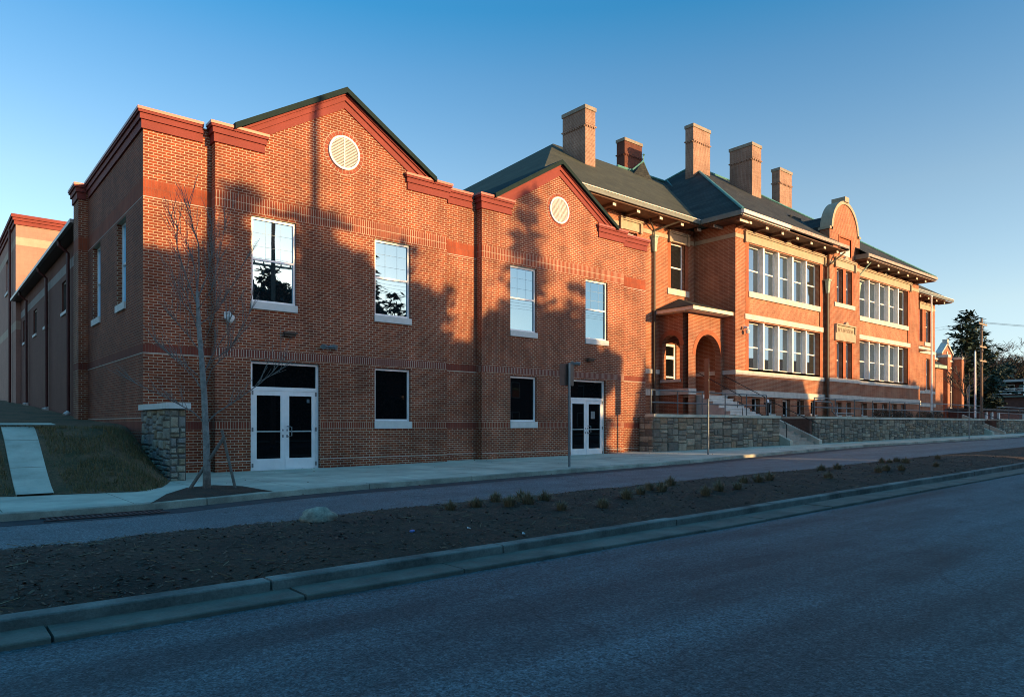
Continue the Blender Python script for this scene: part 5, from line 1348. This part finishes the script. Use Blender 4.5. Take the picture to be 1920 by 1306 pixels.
def utility_pole(loc, h, arms, lb, wires, ax=(1,0)):
    t_ = thing("utility_pole", lb, "utility pole", loc); x, y, z = loc
    m = MB(); m.tube([(x,y,z),(x,y,z+h)],[.16,.11],10); m.build("pole", M['pole_wood'], t_)
    for zz, half in arms:
        m = MB(); dx, dy = ax[0]*half, ax[1]*half; px_, py_ = -ax[1]*.05, ax[0]*.05
        m.prism([(x-dx-px_,y-dy-py_-.13,z+zz-.06),(x+dx-px_,y+dy-py_-.13,z+zz-.06),(x+dx-px_,y+dy-py_-.13,z+zz+.06),(x-dx-px_,y-dy-py_-.13,z+zz+.06)],(-ax[1]*.1,ax[0]*.1,0))
        ao = m.build("crossarm", plain("weathered_crossarm", (.40,.31,.23), .85, .2, 5), t_); q = MB()
        for f in (-.92,-.45,.45,.92): q.tube([(x+dx*f,y+dy*f-.1,z+zz+.06),(x+dx*f,y+dy*f-.1,z+zz+.22)],[.05,.03],6)
        for f in (-.4,.4): q.tube([(x+dx*f,y+dy*f-.12,z+zz-.06),(x,y-.12,z+zz-.6)],.02,4)
        build_parts(q, "insulator", M['dark_pipe'], ao)
    for i, pts in enumerate(wires):
        m = MB(); a, b = Vector(pts[0]), Vector(pts[1]); sag = pts[2]
        m.tube([a.lerp(b, k/14)-Vector((0,0,sag*4*(k/14)*(1-k/14))) for k in range(15)], .008, 4, False); m.build("wire", M['black_metal'], t_)
    return t_
utility_pole((86.5,25.2,1.4), 11.0, [(10.4,1.25),(8.0,1.0),(6.5,1.0)], "wooden utility pole with three crossarms before the dark trees", [((86.5+f,25.1,12.0),(128+f,5,12.3),.5) for f in (-1.1,-.5,.5,1.1)]+[((86.5+f,25.1,12.0),(84,70,12.0),.8) for f in (-1.1,1.1)])
lp2 = thing("light_pole", "slim pale metal pole left of the wooden utility pole", "pole", (82.5,24.6,TZ)); m = MB(); m.tube([(82.5,24.6,TZ),(82.5,24.6,8.6)],[.11,.08],10); m.build("pole", M['alu'], lp2)
m = MB(); m.tube([(82.5,24.6,8.6),(82.5,24.6,8.75)],[.10,.04],10); m.build("cap", M['steel'], lp2)

# ================================================================== ACROSS THE STREET (they throw the shade and show in the panes)
HG = "houses across the street"
def house(x0, x1, y0, y1, ze, zr, lb, seed):
    t_ = thing("row_house", lb, "house", ((x0+x1)/2, (y0+y1)/2, 0), HG); r_ = random.Random(seed); ym = (y0+y1)/2
    m = MB(); m.box(x0,x1,y0,y1,-.2,ze)
    for x in (x0, x1): m.tri((x,y0,ze),(x,y1,ze),(x,ym,zr))
    m.build("wall", M['siding'], t_)
    m = MB(); k = (zr-ze)/(ym-y0)
    for a in (1,-1):
        ye = y1+.4 if a > 0 else y0-.4
        m.prism([(x0-.3,ye,ze-.4*k),(x0-.3,ym,zr),(x0-.3,ym,zr+.18),(x0-.3,ye,ze-.4*k+.18)],(x1-x0+.6,0,0))
    m.build("roof", M['shingle'], t_)
    c = MB(); cx = x0+(x1-x0)*r_.uniform(.3,.7); c.box(cx,cx+.7,ym-.3,ym+.3,zr-.6,zr+.9); c.build("chimney", M['chimney_brick'], t_)
    n = max(2, int((x1-x0)/2.6))
    for fz_ in (.9, 3.7):
        for k in range(n):
            x = x0+(x1-x0)*(k+.5)/n
            f = MB(); f.box(x-.5,x+.5,y1+.002,y1+.06,fz_,fz_+1.5); wo = f.build("window", M['wood_white'], t_); p = MB(); p.quad((x-.42,y1+.065,fz_+.08),(x+.42,y1+.065,fz_+.08),(x+.42,y1+.065,fz_+1.42),(x-.42,y1+.065,fz_+1.42)); p.build("pane", M['dark_glass'], wo)
house(-30, 17.0, -20, -12, 7.4, 11.3, "long gabled house across the street, left end of the row", 1)
house(18.4, 31.4, -24, -15, 6.6, 10.3, "gabled house across the street facing the annex windows", 2)
house(36.0, 53.6, -22, -14, 6.8, 10.4, "gabled house across the street facing the left school wing", 3)
house(56.2, 73, -22, -14, 6.8, 10.6, "gabled house across the street facing the right school wing", 4)
house(76, 118, -24, -14, 8.0, 11.6, "long gabled house across the street, right end of the row", 5)
CG = "trees across the street"
conifer("pine_tree", (26.7,-12,0), 14.5, 3.0, 91, "tall ragged pine across the street whose shadow falls between the right bay windows", dens=2.6, leaf=.55, base=.15, power=.85, group=CG)
conifer("pine_tree", (17.2,-13,0), 12.7, 2.1, 92, "rounded pine across the street shading the annex corner", dens=1.7, leaf=.5, base=.1, power=.5, group=CG)
conifer("pine_tree", (19.6,-14,0), 12.9, 2.2, 93, "broad pine across the street shading the first upper window", dens=1.7, leaf=.5, base=.1, power=.5, group=CG)
conifer("pine_tree", (21.9,-13,0), 12.3, 2.1, 94, "broad pine across the street shading between the upper windows", dens=1.7, leaf=.5, base=.1, power=.5, group=CG)
conifer("pine_tree", (23.7,-12.5,0), 11.2, 1.2, 95, "slim pine across the street right of the broad ones", dens=1.5, leaf=.4, base=.1, power=.8, group=CG)
conifer("pine_tree", (29.6,-13,0), 12.0, 2.4, 96, "broad pine across the street beside the ragged tall one", dens=1.7, leaf=.5, base=.1, power=.55, group=CG)
for i, (x, y, h, rx, lb) in enumerate(((18.4,-16.5,12.3,2.4,"dense evergreen across the street behind the two left pines"),(21.0,-16.8,12.6,2.5,"dense evergreen across the street behind the middle pines"),(22.9,-16.3,12.0,2.2,"dense evergreen across the street left of the slim pine"),(24.9,-16,10.3,1.9,"dense evergreen across the street behind the slim pine"),(27.9,-16.5,11.8,2.5,"dense evergreen across the street behind the ragged pine"),(29.7,-16.6,12.0,2.4,"dense evergreen across the street right of the ragged pine"),(31.2,-17,10.9,2.0,"lower dense evergreen across the street by the gap in the shade"),(36.0,-13,8.2,2.0,"small evergreen at the corner of the house facing the school"))):
    round_tree("evergreen_tree", (x,y,0), h, rx, 200+i, lb, CG, 60, .2, .27, 330)
for i in range(9):  # tall casters added out of view to keep sun off the right background
    round_tree("evergreen_tree", (126+i*6.5,-13-(i%2)*3,0), 17+(i%3)*1.5, 4.6, 220+i, "added unseen tall evergreen shading the far right background", CG, 22, .12, .6, 220)
house(122, 175, -30, -20, 9, 13, "added unseen gabled house shading the far right background", 6)  # out of view, added to throw shade on the right background
round_tree("evergreen_tree", (68.5,-12.5,0), 11.6, 2.6, 97, "round evergreen across the street shading the right end of the school", CG, 26, .15, .28, 240)
round_tree("evergreen_tree", (55,-12,0), 7.4, 2.6, 98, "low round evergreen across the street between two houses", CG, 22, .1, .28, 240)
utility_pole((16.45,-5.0,0), 14.2, [(10.8,1.2)], "wooden utility pole across the road seen only as shadow and reflection", [((16.45+f*0,-5+f,10.95),(-30,-5+f,11.0),.5) for f in (-1,1)]+[((16.45,-5+f,10.95),(70,-5+f,11.4),.7) for f in (-1,0,1)]+[((16.45,-5,8.6),(70,-5,9),.6)], ax=(1,0))
